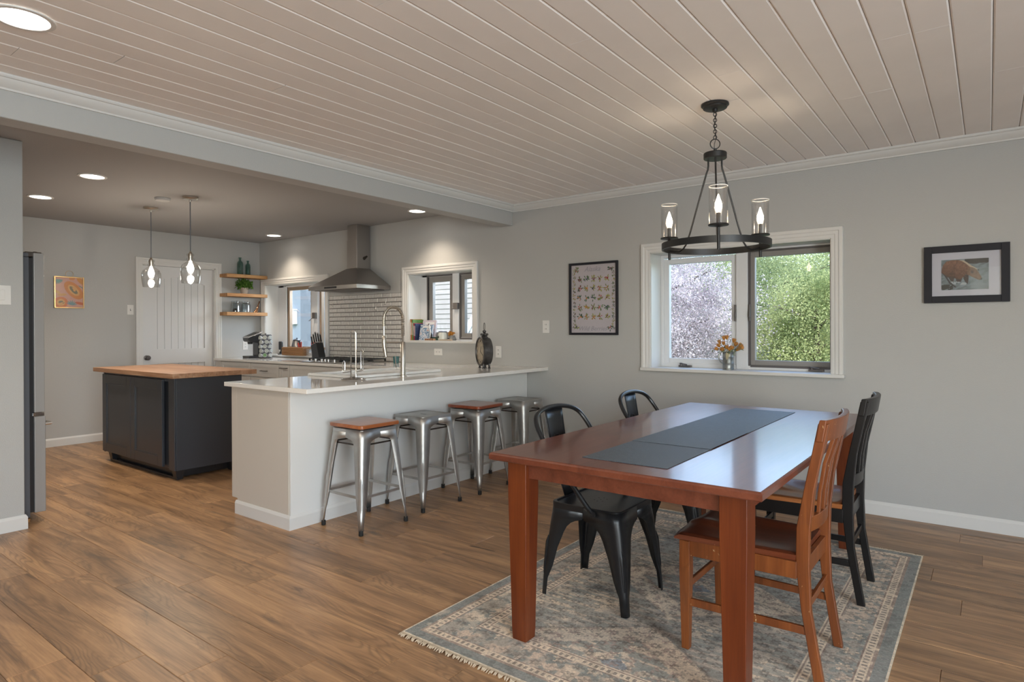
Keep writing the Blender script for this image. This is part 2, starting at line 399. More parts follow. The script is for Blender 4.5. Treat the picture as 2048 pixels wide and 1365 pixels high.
# crown moulding
def crown(name, lab, along, pos, a, b, sgn, top=ZD, bot=2.412, proj=.062):
    h = top-bot
    prof = [(0, bot), (.010, bot), (.013, bot+h*.14), (.022, bot+h*.22), (.020+.3*proj, bot+h*.45), (proj*.75, bot+h*.62), (proj*.80, bot+h*.72), (proj*.93, bot+h*.76), (proj, bot+h*.86), (proj, top), (0, top)]
    mb = MB()
    if along == 'x': mb.loft([[(a, pos+sgn*p[0], p[1]) for p in prof], [(b, pos+sgn*p[0], p[1]) for p in prof]])
    else: mb.loft([[(pos+sgn*p[0], a, p[1]) for p in prof], [(pos+sgn*p[0], b, p[1]) for p in prof]])
    return tag(mb.build(name, M['trim'], smooth=20), lab, kind='structure')
crown('trim_2', 'white crown moulding along the window wall', 'x', D, XB, XR, -1)
crown('trim_3', 'white crown moulding along the beam', 'y', XB, YR, D, 1)

# floor: planks
PW, PL = .1925, 1.383
floor = tag(B(XK-.12, YR-.1, -.05, XR+.2, D+.05, -.0125).build('floor', M['gap'], smooth=0), 'brown oak laminate plank floor', kind='structure')
fj = {0: -1.820, -1: -2.070, -2: -2.375, -3: -2.640, -4: -2.868, 1: -2.95+PL, 14: -.03, 10: -.102, 6: -.143}
pl_cache = {}
def plank_mesh(L):
    key = round(L, 2)
    if key not in pl_cache:
        g, bb, t = .0010, .0016, .012; w2 = PW/2-g/2; l2 = L/2-g/2
        secs = []
        def ring(z, i): return [(-l2+i, -w2+i, z), (l2-i, -w2+i, z), (l2-i, w2-i, z), (-l2+i, w2-i, z)]
        me = MB().loft([ring(-t, 0), ring(-bb, 0), ring(0, bb)]).mesh('plank', 0)
        me.materials.append(M['floor']); pl_cache[key] = me
    return pl_cache[key]
rest = MB(); npk = 0
row = math.floor((YR-1.475)/PW)
while 1.475+row*PW < D:
    y0 = 1.475+row*PW; y1 = min(y0+PW, D); yc = (y0+y1)/2
    j0 = fj.get(row, -1.9+((row*.517) % 1.0)*PL)
    xs = [j0+i*PL for i in range(-8, 8)]
    xs = [XK]+[q for q in xs if XK+.12 < q < XR-.12]+[XR]
    for a, b in zip(xs[:-1], xs[1:]):
        if y1 < .42 or (a > .75 and (y1 < 3.0 or a > 1.6)) or (b < -4.9 and y1 < .72):
            if b < -5.1 and y1 < .6: continue
            rest.box(a+.0006, y0+.0006, -.012, b-.0006, y1-.0006, 0)
            continue
        o = bpy.data.objects.new('plank', plank_mesh(b-a)); COL.objects.link(o); o.parent = floor
        o.location = ((a+b)/2, yc, -.0002*((row*5+int(a*3)) % 3)); npk += 1
    row += 1
tag(rest.build('far_planks', M['floor'], floor, smooth=0), kind='stuff')

# baseboards
def baseboard(name, lab, pts, h=.092, t=.013, kind='structure', parent=None):
    """pts: polyline of (x,y) along the wall face, board stands to the LEFT of travel"""
    mb = MB(); P = [Vector((p[0], p[1], 0)) for p in pts]; n = len(P)
    offs = []
    for i in range(n):
        d1 = (P[i]-P[i-1]).normalized() if i > 0 else None; d2 = (P[i+1]-P[i]).normalized() if i < n-1 else None
        def nl(d): return Vector((-d.y, d.x, 0))
        if d1 is None: o_ = nl(d2)
        elif d2 is None: o_ = nl(d1)
        else:
            o_ = nl(d1)+nl(d2); o_ = o_/max(.2, o_.dot(nl(d1)))
        offs.append(o_)
    prof = [(0, 0), (t, 0), (t, h-.018), (t*.75, h-.010), (t*.30, h), (0, h)]
    mb.loft([[tuple(P[i]+offs[i]*p[0]+Vector((0, 0, p[1]))) for p in prof] for i in range(n)])
    return tag(mb.build(name, M['trim'], parent, smooth=20), lab if parent is None else None, kind=kind if parent is None else None)
baseboard('baseboard_window', 'white baseboard under the dining window', [(XR, D), (-3.545, D)])
baseboard('baseboard_kitchen', 'white baseboard left of the kitchen door', [(XK, 3.29), (XK, .72)])
baseboard('baseboard_left', 'white baseboard on the partition wall', [(-5.055, 1.32), (-4.94, 1.32), (-4.94, YR)])
bpy.data.objects['baseboard_left'].data.flip_normals()

# ------------------------------------------------------------------ windows
def casing(mb, x0, x1, z0, z1, w_=.078, y=D, bottom=False):
    """mitred moulded casing swept round three sides of an opening in the y plane"""
    prof = [(0, 0), (0, .010), (.006, .012), (w_*.30, .013), (w_*.36, .017), (w_*.62, .019), (w_*.70, .024), (w_*.96, .025), (w_, .021), (w_, 0)]
    P = [(x0, z0, -1, 0), (x0, z1, -1, 1), (x1, z1, 1, 1), (x1, z0, 1, 0)]
    return mb.loft([[(px+sx*d, y-h, pz+sz*d) for d, h in prof] for px, pz, sx, sz in P])
def window(name, lab, O, panes, sill, casw=.078, ypl=5.10, frame='vinyl', sashes=None, mull=None, bottom=False):
    x0, x1, z0, z1 = O
    e = thing(name, lab, None, ((x0+x1)/2, D, z0), kind='structure'); del e['label']; e['label'] = lab
    casing(MB(), x0, x1, z0, z1, casw).build('casing', M['trim'], e, smooth=20)
    t = .006
    MB().box(x0, D, z0, x0+t, D+WT-.02, z1).box(x1-t, D, z0, x1, D+WT-.02, z1).box(x0, D, z1-t, x1, D+WT-.02, z1).build('reveal', M['trim'], e, smooth=0)
    sx0, sx1, sd = sill
    B(sx0, D-sd, z0-.024, sx1, D, z0+.001).box(x0+t, D-.001, z0-.024, x1-t, D+WT-.02, z0+.001).build('sill', M['trim'], e, bev=.003)
    # frame around, mullion
    f = MB(); y0, y1 = ypl-.01, ypl+.07
    f.box(x0+t, y0, z0, max(x0+.03, panes[0][0]), y1, z1-t).box(min(x1-.03, panes[-1][1]), y0, z0, x1-t, y1, z1-t).box(x0+.03, y0, z0, x1-.03, y1, z0+.035).box(x0+.03, y0, z1-.03, x1-.03, y1, z1-t)
    if mull: f.box(mull[0], y0-.015, z0+.001, mull[1], y1, z1-t)
    f.build('window_frame', M[frame], e, bev=.003)
    for i, (a, b, c, d, sw, mt) in enumerate(panes):
        s_ = MB().box(a, ypl, c, a+sw, ypl+.045, d).box(b-sw, ypl, c, b, ypl+.045, d).box(a+sw, ypl, c, b-sw, ypl+.045, c+sw).box(a+sw, ypl, d-sw, b-sw, ypl+.045, d)
        so = s_.build('sash', M[mt], e, bev=.002)
        B(a+sw*.6, ypl+.020, c+sw*.6, b-sw*.6, ypl+.026, d-sw*.6).build('pane', M['glass'], so, smooth=0)
    return e
w1 = window('window_1', 'large white dining window with two casement sashes', W1,
       [(-2.225, -1.606, .975, 1.865, .045, 'vinyl'), (-1.508, -.893, .980, 1.872, .040, 'sashgrey')], (-2.333, -.798, .05), mull=(-1.606, -1.516))
# dark screen frame edge and gaskets on the right sash
B(-1.516, 5.085, .975, -1.500, 5.105, 1.885).box(-1.500, 5.085, .965, -.893, 5.105, .982).box(-1.500, 5.085, 1.872, -.893, 5.105, 1.885).build('screen_frame', M['framedark'], w1)
# crank handles on the sill and sash locks
def crank(x, y, z, par):
    mb = MB().box(x-.052, y-.016, z, x+.052, y+.016, z+.014)
    mb.tube([(x-.03, y-.01, z+.014), (x-.036, y-.022, z+.03), (x+.03, y-.035, z+.020)], .006, 6).lathe([(.011, 0), (.011, .018), (.006, .024)], 10, (x-.03, y-.008, z+.010))
    return mb.build('crank_handle', M['nickel_d'], par, bev=.002)
M['nickel_d'] = mat('dark_bronze_hardware', (.16, .145, .14), .4, .7)
crank(-2.03, 5.075, .950, w1); crank(-1.02, 5.075, .950, w1)
for xx in (-1.612, -1.500):
    MB().box(xx-.006, 5.062, 1.33, xx+.006, 5.088, 1.46).box(xx-.004, 5.05, 1.36, xx+.008, 5.064, 1.40).build('sash_lock', M['nickel_d'], w1, bev=.002)
w2 = window('window_2', 'kitchen window with tan sashes beside the range hood', W2,
       [(-7.800, -7.225, 1.0, 1.865, .045, 'framewood'), (-7.075, -6.700, 1.0, 1.865, .040, 'framewood')], (-8.13, -6.585, .03), mull=(-7.225, -7.085))
B(-7.80-.075, 5.08, .95, -7.80, 5.12, 1.885).build('track', M['vinyl'], w2, bev=.004)
MB().box(-7.17, 5.045, 1.42, -7.10, 5.085, 1.50).tube([(-7.16, 5.05, 1.43), (-7.19, 5.03, 1.40), (-7.20, 5.02, 1.39)], .006, 6).build('sash_lock', M['nickel_d'], w2, bev=.003)
w3 = window('window_3', 'small white window above the counter holding cookbooks', W3,
       [(-5.050, -4.668, 1.180, 1.862, .060, 'sashgrey'), (-4.562, -4.230, 1.180, 1.862, .050, 'sashgrey')], (-5.27, -4.13, .022), mull=(-4.668, -4.576))
B(-5.068, 5.085, 1.165, -5.050, 5.12, 1.88).box(-4.575, 5.085, 1.165, -4.560, 5.12, 1.88).box(-5.05, 5.085, 1.862, -4.668, 5.105, 1.88).box(-4.56, 5.085, 1.862, -4.23, 5.105, 1.88).box(-5.05, 5.085, 1.165, -4.668, 5.105, 1.182).box(-4.56, 5.085, 1.165, -4.23, 5.105, 1.182).build('gasket', M['framedark'], w3)
MB().box(-4.64, 5.05, 1.49, -4.575, 5.086, 1.56).tube([(-4.63, 5.055, 1.50), (-4.66, 5.03, 1.49)], .007, 6).build('sash_lock', M['nickel_d'], w3, bev=.003)

# ------------------------------------------------------------------ kitchen door
dr = thing('door_1', 'white arched plank-panel door in the kitchen end wall', None, (XK, 3.81, 0), kind='structure')
w_ = .075; prof = [(0, 0), (0, .010), (.006, .012), (w_*.30, .013), (w_*.36, .017), (w_*.62, .019), (w_*.70, .024), (w_*.96, .025), (w_, .021), (w_, 0)]
MB().loft([[(XK+h, py+sy*d, pz+sz*d) for d, h in prof] for py, pz, sy, sz in ((3.355, 0, -1, 0), (3.355, 2.085, -1, 1), (4.265, 2.085, 1, 1), (4.265, 0, 1, 0))]).build('casing', M['trim'], dr, smooth=20)
B(XK-.135, 3.355, 0, XK, 3.367, 2.085).box(XK-.135, 4.253, 0, XK, 4.265, 2.085).box(XK-.135, 3.355, 2.073, XK, 4.265, 2.085).build('jamb', M['trim'], dr, smooth=0)
xd = XK-.05; dy0, dy1 = 3.370, 4.250
s_ = MB()
s_.box(xd-.035, dy0, .01, xd, dy0+.105, 2.070).box(xd-.035, dy1-.105, .01, xd, dy1, 2.070)
s_.box(xd-.035, dy0+.105, .01, xd, dy1-.105, .23).box(xd-.035, dy0+.105, .855, xd, dy1-.105, 1.040)
# arched head rail
ya, yb = dy0+.105, dy1-.105; nseg = 20
for i in range(nseg):
    t0, t1 = i/nseg, (i+1)/nseg
    z_0, z_1 = 1.860+.085*math.sin(PI*t0), 1.860+.085*math.sin(PI*t1)
    A = [(ya+(yb-ya)*t0, z_0), (ya+(yb-ya)*t1, z_1), (ya+(yb-ya)*t1, 2.070), (ya+(yb-ya)*t0, 2.070)]
    s_.prism(A, xd-.035, xd, 'x')
s_.build('door_slab', M['trimd'], dr, smooth=0)
npl = 8; pw = (yb-ya)/npl
for i in range(npl):
    for z_a, z_b in ((1.036, 1.95), (.226, .86)):
        B(xd-.028, ya+pw*i+.0008, z_a, xd-.013, ya+pw*(i+1)-.0008, z_b).build('panel_plank', M['trimd'], dr, bev=.003, seg=1)
B(xd-.034, ya, .2, xd-.026, yb, 1.99).build('panel_backing', M['trimd'], dr, smooth=0)
MB().lathe([(.030, 0), (.030, .008), (.013, .012), (.012, .035), (.026, .042), (.030, .055), (.024, .068), (.006, .072)], 18, (xd, 3.424, .937), 'x').build('door_knob', M['nickel_d'], dr)

# ================================================================== KITCHEN
def arc(cx, cy, r, a0, a1, n):
    return [(cx+r*math.cos(a0+(a1-a0)*i/n), cy+r*math.sin(a0+(a1-a0)*i/n)) for i in range(n+1)]
def shaker(mb, x0, x1, z0, z1, y, t=.020, rail=.055, face=-1):
    """framed door in the xz plane, front at y, body behind"""
    s = -face
    mb.box(x0, y, z0, x0+rail, y+s*t, z1).box(x1-rail, y, z0, x1, y+s*t, z1).box(x0+rail, y, z0, x1-rail, y+s*t, z0+rail).box(x0+rail, y, z1-rail, x1-rail, y+s*t, z1)
    mb.box(x0+rail-.001, y+s*.009, z0+rail-.001, x1-rail+.001, y+s*t*.95, z1-rail+.001)
    # ogee sticking
    b = .012
    for (a, b_, c, d) in ((x0+rail, x0+rail+b, z0+rail, z1-rail), (x1-rail-b, x1-rail, z0+rail, z1-rail)):
        mb.box(a, y+s*.004, c, b_, y+s*t*.9, d)
    for (c, d) in ((z0+rail, z0+rail+b), (z1-rail-b, z1-rail)):
        mb.box(x0+rail+b, y+s*.004, c, x1-rail-b, y+s*t*.9, d)
    return mb
def pull(x, y, z, par, w_=.11):
    mb = MB().tube([(x-w_/2, y, z), (x-w_/2, y-.028, z), (x+w_/2, y-.028, z), (x+w_/2, y, z)], .0055, 6)
    return mb.build('handle', M['nickel_d'], par)

# peninsula
ZT = .912
pen = thing('kitchen_peninsula', 'white peninsula cabinet with plain back panel where the bar stools stand', 'cabinet', (-3.85, 3.6, 0))
B(-4.165, 2.333, 0, -3.548, D-.004, ZT-.031).build('body', M['cab'], pen, smooth=0)
B(-4.235, 2.333, .105, -4.165, 4.20, ZT-.031).build('face_frame', M['cab'], pen, bev=.002)
B(-3.548, 2.327, .0, -3.536, D-.004, ZT-.031).build('back_panel', M['panel'], pen, bev=.0015)
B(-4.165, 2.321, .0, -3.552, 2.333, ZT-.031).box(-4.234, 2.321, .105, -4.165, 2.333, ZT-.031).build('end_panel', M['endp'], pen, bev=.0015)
for i in range(3):
    ya_, yb_ = 2.345+i*.615, 2.345+(i+1)*.615-.01
    B(-4.258, ya_, .115, -4.237, yb_, .70).build('door', M['cab'], pen, bev=.003)
    B(-4.258, ya_, .715, -4.237, yb_, .870).build('drawer', M['cab'], pen, bev=.003)
bb = baseboard('baseboard', '', [(-3.536, D-.01), (-3.536, 2.321), (-4.175, 2.321)], parent=pen)
ct = tag(B(-4.256, 2.277, ZT-.030, -3.289, D-.003, ZT).build('countertop', M['quartz'], bev=.004), 'glossy white quartz countertop on the peninsula above the stools', 'countertop')
# back run along the window wall
ZB2 = .902; YF = 4.232
ct2 = tag(B(XK+.003, YF, ZB2-.030, -4.262, D-.004, ZB2).build('countertop', M['quartz'], bev=.004), 'pale quartz countertop running under the kitchen windows', 'countertop')
units = [(-8.165, -8.03, 'filler', 'narrow pale filler cabinet in the kitchen corner'), (-8.03, -7.315, 'drawer', 'pale base cabinet nearest the white door'), (-7.315, -6.700, 'drawer', 'pale base cabinet with drawer left of the slim pull-out'),
         (-6.700, -6.480, 'slim', 'slim pull-out base cabinet with a bar handle'), (-6.480, -5.390, 'drawer', 'wide base cabinet under the gas cooktop'), (-5.390, -4.262, 'drawer', 'base cabinet right of the cooktop behind the peninsula')]
for (a, b, kd, lb) in units:
    if kd == 'filler': continue
    if a == -8.03: a = -8.165
    u = thing('base_cabinet', lb, 'cabinet', ((a+b)/2, 4.6, 0), 'pale base cabinets along the window wall')
    B(a+.001, YF+.045, .10, b-.001, D-.006, ZB2-.031).box(a+.001, YF+.10, 0, b-.001, D-.006, .10).build('body', M['cab'], u, smooth=0)
    if kd == 'slim':
        d_ = shaker(MB(), a+.004, b-.004, .115, ZB2-.040, YF+.026, rail=.045).build('door', M['cab'], u, bev=.0015)
        pull((a+b)/2, YF+.028, .822, d_, .13)
    else:
        mid = a+.14 if a < -8 else a+.004
        if a < -8: B(a, YF+.026, .105, mid-.002, YF+.045, ZB2-.034).build('filler', M['cab'], u)
        d_ = shaker(MB(), mid, b-.004, .700, ZB2-.040, YF+.026, rail=.042).build('drawer', M['cab'], u, bev=.0015)
        pull((mid+b)/2, YF+.028, .775, d_, .12)
        n_ = 2 if b-mid > .5 else 1
        for i in range(n_):
            q0 = mid+(b-.004-mid)*i/n_; q1 = mid+(b-.004-mid)*(i+1)/n_
            d_ = shaker(MB(), q0+.001, q1-.002, .115, .690, YF+.026, rail=.055).build('door', M['cab'], u, bev=.0015)
            MB().tube([(q1-.04 if i == 0 else q0+.04, YF+.026, .55), (q1-.04 if i == 0 else q0+.04, YF, .55), (q1-.04 if i == 0 else q0+.04, YF, .65), (q1-.04 if i == 0 else q0+.04, YF+.026, .65)], .0055, 6).build('handle', M['nickel_d'], d_)

# tiled backsplash
bs_ = thing('backsplash', 'grey subway tile backsplash under the range hood between two windows', 'backsplash', (-5.92, D, ZB2+.001))
B(-6.583, D-.007, ZB2+.0015, -5.257, D-.001, 1.690).build('grout', M['grout'], bs_, smooth=0)
tw, th_ = .1525, .0515
tmesh = {}
nr = 15; th_ = (1.690-.905)/nr
for r in range(nr):
    off = 0 if r % 2 else tw/2
    xs = [-6.583]+[q for q in [-6.583-off+i*tw for i in range(12)] if -6.575 < q < -5.265]+[-5.257]
    for a, b in zip(xs[:-1], xs[1:]):
        L = round(b-a, 3)
        if L < .012: continue
        if L not in tmesh:
            g = .0085; l2 = L/2-g/2; h2 = th_/2-g/2; q = .003
            me = MB().loft([[(-l2, 0, -h2), (l2, 0, -h2), (l2, 0, h2), (-l2, 0, h2)], [(-l2, -.005, -h2), (l2, -.005, -h2), (l2, -.005, h2), (-l2, -.005, h2)], [(-l2+q, -.008, -h2+q), (l2-q, -.008, -h2+q), (l2-q, -.008, h2-q), (-l2+q, -.008, h2-q)]]).mesh('tile', 0)
            me.materials.append(M['tile']); tmesh[L] = me
        o = bpy.data.objects.new('tile', tmesh[L]); COL.objects.link(o); o.parent = bs_
        o.location = (Vector(((a+b)/2, D-.006, .906+th_*(r+.5)))-bs_.location)
        o.rotation_euler = (random.uniform(-.006, .006), 0, 0)
# small hooks on the tiles
for i, (hx, hz) in enumerate(((-6.57, 1.655), (-6.29, 1.655), (-6.50, 1.585), (-6.36, 1.60), (-5.70, 1.52), (-5.53, 1.58))):
    tag(MB().tube([(hx, D-.014, hz+.02), (hx, D-.016, hz-.015), (hx, D-.03, hz-.022), (hx, D-.033, hz-.006)], .0035, 6).build('wall_hook', M['chrome']),
        ['small chrome hook at the left edge of the tiles, top row', 'chrome hook on the top tile row under the hood', 'low chrome hook near the left window casing', 'chrome hook between the two left hooks', 'chrome hook on the tiles left of the faucet', 'chrome hook on the right half of the tiles'][i], 'hook', 'small hooks stuck on the tiles')

# range hood
hd = thing('range_hood', 'stainless chimney range hood over the cooktop', 'range hood', (-5.886, D, 1.73))
hx0, hx1, hyf = -6.323, -5.452, 4.405
B(hx0, hyf, 1.727, hx1, D-.010, 1.770).build('hood_rim', M['steel'], hd, bev=.002)
MB().loft([[(hx0, hyf, 1.770), (hx1, hyf, 1.770), (hx1, D-.010, 1.770), (hx0, D-.010, 1.770)], [(-5.978, 4.690, 1.985), (-5.800, 4.690, 1.985), (-5.800, D-.010, 1.985), (-5.978, D-.010, 1.985)]]).build('canopy', M['hood'], hd, smooth=0)
B(-5.978, 4.690, 1.985, -5.800, D-.010, 2.31).build('chimney', M['hood'], hd, bev=.002)
B(-5.973, 4.695, 2.31, -5.805, D-.010, ZK-.002).build('chimney_extension', M['hood'], hd, bev=.002)
B(hx0+.05, hyf+.05, 1.722, hx1-.05, D-.06, 1.728).build('filter', M['gund'], hd)
MB().box(-6.02, hyf-.003, 1.738, -5.80, hyf, 1.758).build('control_strip', M['black'], hd)
# emblem-like vent grille on the chimney side
vg = MB()
for i in range(3):
    vg.lathe([(.020-.004*i, 0), (.020-.004*i, .003)], 14, (-5.800, 4.815-.0*i+.018*(i-1), 2.115+.012*(i-1)), 'x')
vg.build('side_vent', M['gund'], hd)

# gas cooktop
ck = thing('gas_cooktop', 'black gas cooktop with chrome knobs under the range hood', 'cooktop', (-5.90, 4.57, ZB2))
B(-6.345, 4.30, ZB2+.001, -5.445, 4.83, ZB2+.010).build('tray', M['steel'], ck, bev=.004)
for i in range(3):
    gx0 = -6.335+i*.297; g = MB(); gx1 = gx0+.290
    for yy in (4.42, 4.575, 4.73, 4.815): g.box(gx0+.005, yy-.006, ZB2+.032, gx1-.005, yy+.006, ZB2+.044)
    for xx in (gx0+.01, gx0+.145, gx1-.01): g.box(xx-.006, 4.415, ZB2+.032, xx+.006, 4.82, ZB2+.045)
    for xx in (gx0+.01, gx1-.01):
        for yy in (4.42, 4.81): g.box(xx-.008, yy-.008, ZB2+.010, xx+.008, yy+.008, ZB2+.034)
    g.build('grate', M['black'], ck, bev=.002)
for (bx, by, br) in ((-6.19, 4.50, .035), (-6.19, 4.72, .045), (-5.895, 4.61, .06), (-5.60, 4.50, .045), (-5.60, 4.72, .035)):
    MB().lathe([(br, 0), (br, .008), (br*.7, .010), (br*.7, .020), (br*.2, .023)], 20, (bx, by, ZB2+.010)).build('burner', M['black'], ck)
for i, kx in enumerate((-6.10, -5.99, -5.93, -5.87, -5.76)):
    MB().lathe([(.021, 0), (.021, .006), (.017, .008), (.015, .028), (.005, .031)], 16, (kx, 4.345, ZB2+.010)).build('knob', M['chrome'], ck)

# white apron sink, spring faucet, paper towel stand
sk = thing('kitchen_sink', 'white fireclay sink set into the peninsula beside the spring faucet', 'sink', (-3.98, 3.42, ZT))
sx0, sx1, sy0, sy1, sz = -4.262, -3.700, 2.965, 3.880, .934
s_ = MB(); wl = .024
s_.box(sx0, sy0, ZT+.0005, sx0+wl, sy1, sz).box(sx1-wl, sy0, ZT+.0005, sx1, sy1, sz).box(sx0+wl, sy0, ZT+.0005, sx1-wl, sy0+wl, sz).box(sx0+wl, sy1-wl, ZT+.0005, sx1-wl, sy1, sz)
s_.build('rim', M['fireclay'] if 'fireclay' in M else mat('white_fireclay', (.80, .79, .77), .12), sk, bev=.006)
M['fireclay'] = bpy.data.materials['white_fireclay']
B(sx0+wl, sy0+wl, ZT+.0006, sx1-wl, sy1-wl, ZT+.003).build('basin', M['fireclay'], sk)
B(sx0-.012, sy0, ZT-.22, sx0-.001, sy1, sz-.002).build('apron', M['fireclay'], sk, bev=.004)
fc = thing('kitchen_faucet', 'tall spring-neck kitchen faucet in brushed nickel on the peninsula', 'faucet', (-3.607, 3.357, ZT))
fx, fy = -3.607, 3.357
bm_ = MB().lathe([(.026, 0), (.026, .008), (.021, .012), (.019, .06), (.0185, .26), (.015, .265)], 20, (fx, fy, ZT)); bm_.build('body', M['nickel'], fc)
MB().lathe([(.020, 0), (.022, .004), (.022, .05), (.019, .056)], 18, (0, 0, 0), 'z').xf(Matrix.Translation((fx, fy, ZT+.060)) @ Matrix.Rotation(R(-90), 4, 'Y') @ Matrix.Rotation(R(-38), 4, 'X')).build('valve', M['nickel'], fc)
MB().tube([(fx-.045, fy-.030, ZT+.066), (fx-.050, fy-.034, ZT+.16)], [.0045, .003], 8).build('lever', M['nickel'], fc)
# spring arch: rises, arches towards -x -y (image left)
du = Vector((-.80, -.60, 0)); C0 = Vector((fx, fy, ZT+.26))
path = []
for i in range(15): path.append(C0+Vector((0, 0, .180*i/14)))
rad = .073
for i in range(1, 29):
    a = PI*i/28; path.append(C0+Vector((0, 0, .180))+du*(rad-rad*math.cos(a))+Vector((0, 0, rad*1.30*math.sin(a))))
end = path[-1]
for i in range(1, 8): path.append(end+Vector((0, 0, -.055*i/7)))
nspr = len(path)
for i in range(1, 5): path.append(end+Vector((0, 0, -.055-.075*i/4)))
MB().tube(path, .0070, 8).build('hose', M['nickel'], fc)
sp = []; turns = 44
P_ = path[4:nspr]
for i in range(turns*10+1):
    t = i/(turns*10)*(len(P_)-1); k = min(int(t), len(P_)-2); q = P_[k].lerp(P_[k+1], t-k)
    tg = (P_[k+1]-P_[k]).normalized(); n1 = tg.cross(Vector((du.y, -du.x, 0))).normalized(); n2 = tg.cross(n1)
    a = 2*PI*i/10; sp.append(q+n1*(.0125*math.cos(a))+n2*(.0125*math.sin(a)))
MB().tube(sp, .0027, 5).build('spring', M['nickel'], fc)
e_ = path[-1]
MB().tube([e_+Vector((0, 0, .004)), e_+Vector((0, 0, -.012)), e_+Vector((.002, .001, -.08)), e_+Vector((.012, .008, -.160))], [.010, .0155, .0165, .013], 14).build('spray_head', M['nickel'], fc)
MB().tube([Vector((fx, fy, ZT+.262)), Vector((e_.x, e_.y, ZT+.262))], .005, 8).tube([Vector((e_.x, e_.y, ZT+.250)), Vector((e_.x, e_.y, ZT+.276))], .0185, 12).build('docking_arm', M['nickel'], fc)

ph = thing('paper_towel_holder', 'chrome wire paper towel holder standing empty on the peninsula', 'holder', (-3.652, 2.918, ZT))
px_, py_ = -3.652, 2.918
MB().lathe([(.088, 0), (.090, .006), (.080, .012), (.030, .016), (.012, .022), (.002, .022)], 32, (px_, py_, ZT)).build('base', M['chrome'], ph)
rr = Vector((rt.x, rt.y, 0))
def pt(u, z): return Vector((px_, py_, ZT))+rr*u+Vector((0, 0, z))
MB().tube([pt(-.018, .014), pt(-.018, .335)]+[pt(-.018*math.cos(PI*i/8), .335+.018*math.sin(PI*i/8)) for i in range(1, 8)]+[pt(.018, .335), pt(.018, .014)], .0042, 8).build('rod', M['chrome'], ph)
MB().tube([pt(-.018, .060), pt(-.075, .050), pt(-.078, .065), pt(-.078, .125), pt(-.068, .135), pt(-.062, .125), pt(-.062, .070)], .0036, 8).tube([pt(.018, .055), pt(.068, .068), pt(.070, .085), pt(.070, .205), pt(.062, .217), pt(.054, .205), pt(.054, .080)], .0036, 8).build('arms', M['chrome'], ph)

# teal cup by the window-3 casing
tc_ = thing('teal_cup', 'small teal cup on the counter behind the faucet', 'cup', (-5.18, 4.72, ZB2))
MB().lathe([(.026, 0), (.031, .004), (.034, .075), (.031, .075), (.028, .010), (.002, .008)], 20, (-5.18, 4.72, ZB2)).build('cup_body', mat('teal_ceramic', (.045, .135, .14), .25), tc_)
MB().tube([(-5.147, 4.70, ZB2+.06), (-5.125, 4.69, ZB2+.055), (-5.125, 4.69, ZB2+.025), (-5.148, 4.70, ZB2+.02)], .004, 6).build('handle', bpy.data.materials['teal_ceramic'], tc_)

# lantern-like round clock, local frame: face normal +Y
def clock():
    e = thing('table_clock', 'round antique pewter table clock with ring on top near the wall', 'clock', (0, 0, 0))
    Rr, dp, zc = .128, .085, .155; pew = mat('aged_pewter', (.105, .10, .10), .42, .75, var=.5, vscale=14)
    MB().lathe([(Rr*.985, -dp/2), (Rr, -dp/2+.004), (Rr, dp/2-.012), (Rr*1.05, dp/2-.010), (Rr*1.06, dp/2), (Rr*1.02, dp/2+.006), (Rr*.93, dp/2+.004), (Rr*.92, dp/2-.006), (.001, dp/2-.006)], 48, (0, 0, zc), 'y').build('case', pew, e)
    face = MB().lathe([(Rr*.92, dp/2-.005), (.001, dp/2-.0045)], 40, (0, 0, zc), 'y').build('dial', mat('aged_ivory_dial', (.42, .36, .27), .5, var=.25, vscale=20), e)
    nm = ['XII', 'I', 'II', 'III', 'IIII', 'V', 'VI', 'VII', 'VIII', 'IX', 'X', 'XI']
    for i, t in enumerate(nm):
        a = PI/2-2*PI*i/12
        text(t, .026, (-math.cos(a)*Rr*.74, dp/2-.0035, zc+math.sin(a)*Rr*.74), Euler((R(90), 0, PI), 'XYZ'), M['black'], face, 'numeral', roll=-(2*PI*i/12), flip=True)
    for (a, L, w_) in ((R(60), .055, .005), (R(-25), .085, .0035)):
        d = Vector((-math.cos(a), 0, math.sin(a)))
        MB().bar(Vector((0, dp/2-.002, zc)), Vector((0, dp/2-.002, zc))+d*L, w_, .0015, (0, 1, 0)).build('hand', M['black'], face)
    crown_ = MB().lathe([(.034, 0), (.036, .006), (.030, .012), (.026, .022), (.032, .028), (.028, .036), (.014, .044), (.012, .050), (.018, .058), (.016, .070), (.006, .076)], 20, (0, 0, zc+Rr-.006))
    for k in range(6): crown_.lathe([(.006, 0), (.009, .008), (.006, .018), (.001, .022)], 8, (.030*math.cos(k*PI/3), .030*math.sin(k*PI/3), zc+Rr+.018))
    crown_.build('finial', pew, e)
    zr = zc+Rr+.100
    MB().tube([(.026*math.cos(2*PI*i/20)*.75, 0, zr+.036*math.sin(2*PI*i/20)) for i in range(20)], .0028, 6, closed=True).build('ring', pew, e)
    for sx in (-.055, .055):
        for sy in (-.028, .028): MB().lathe([(.012, 0), (.013, .006), (.007, .012), (.010, .02), (.006, .045)], 10, (sx, sy, 0)).build('foot', pew, e)
    return e
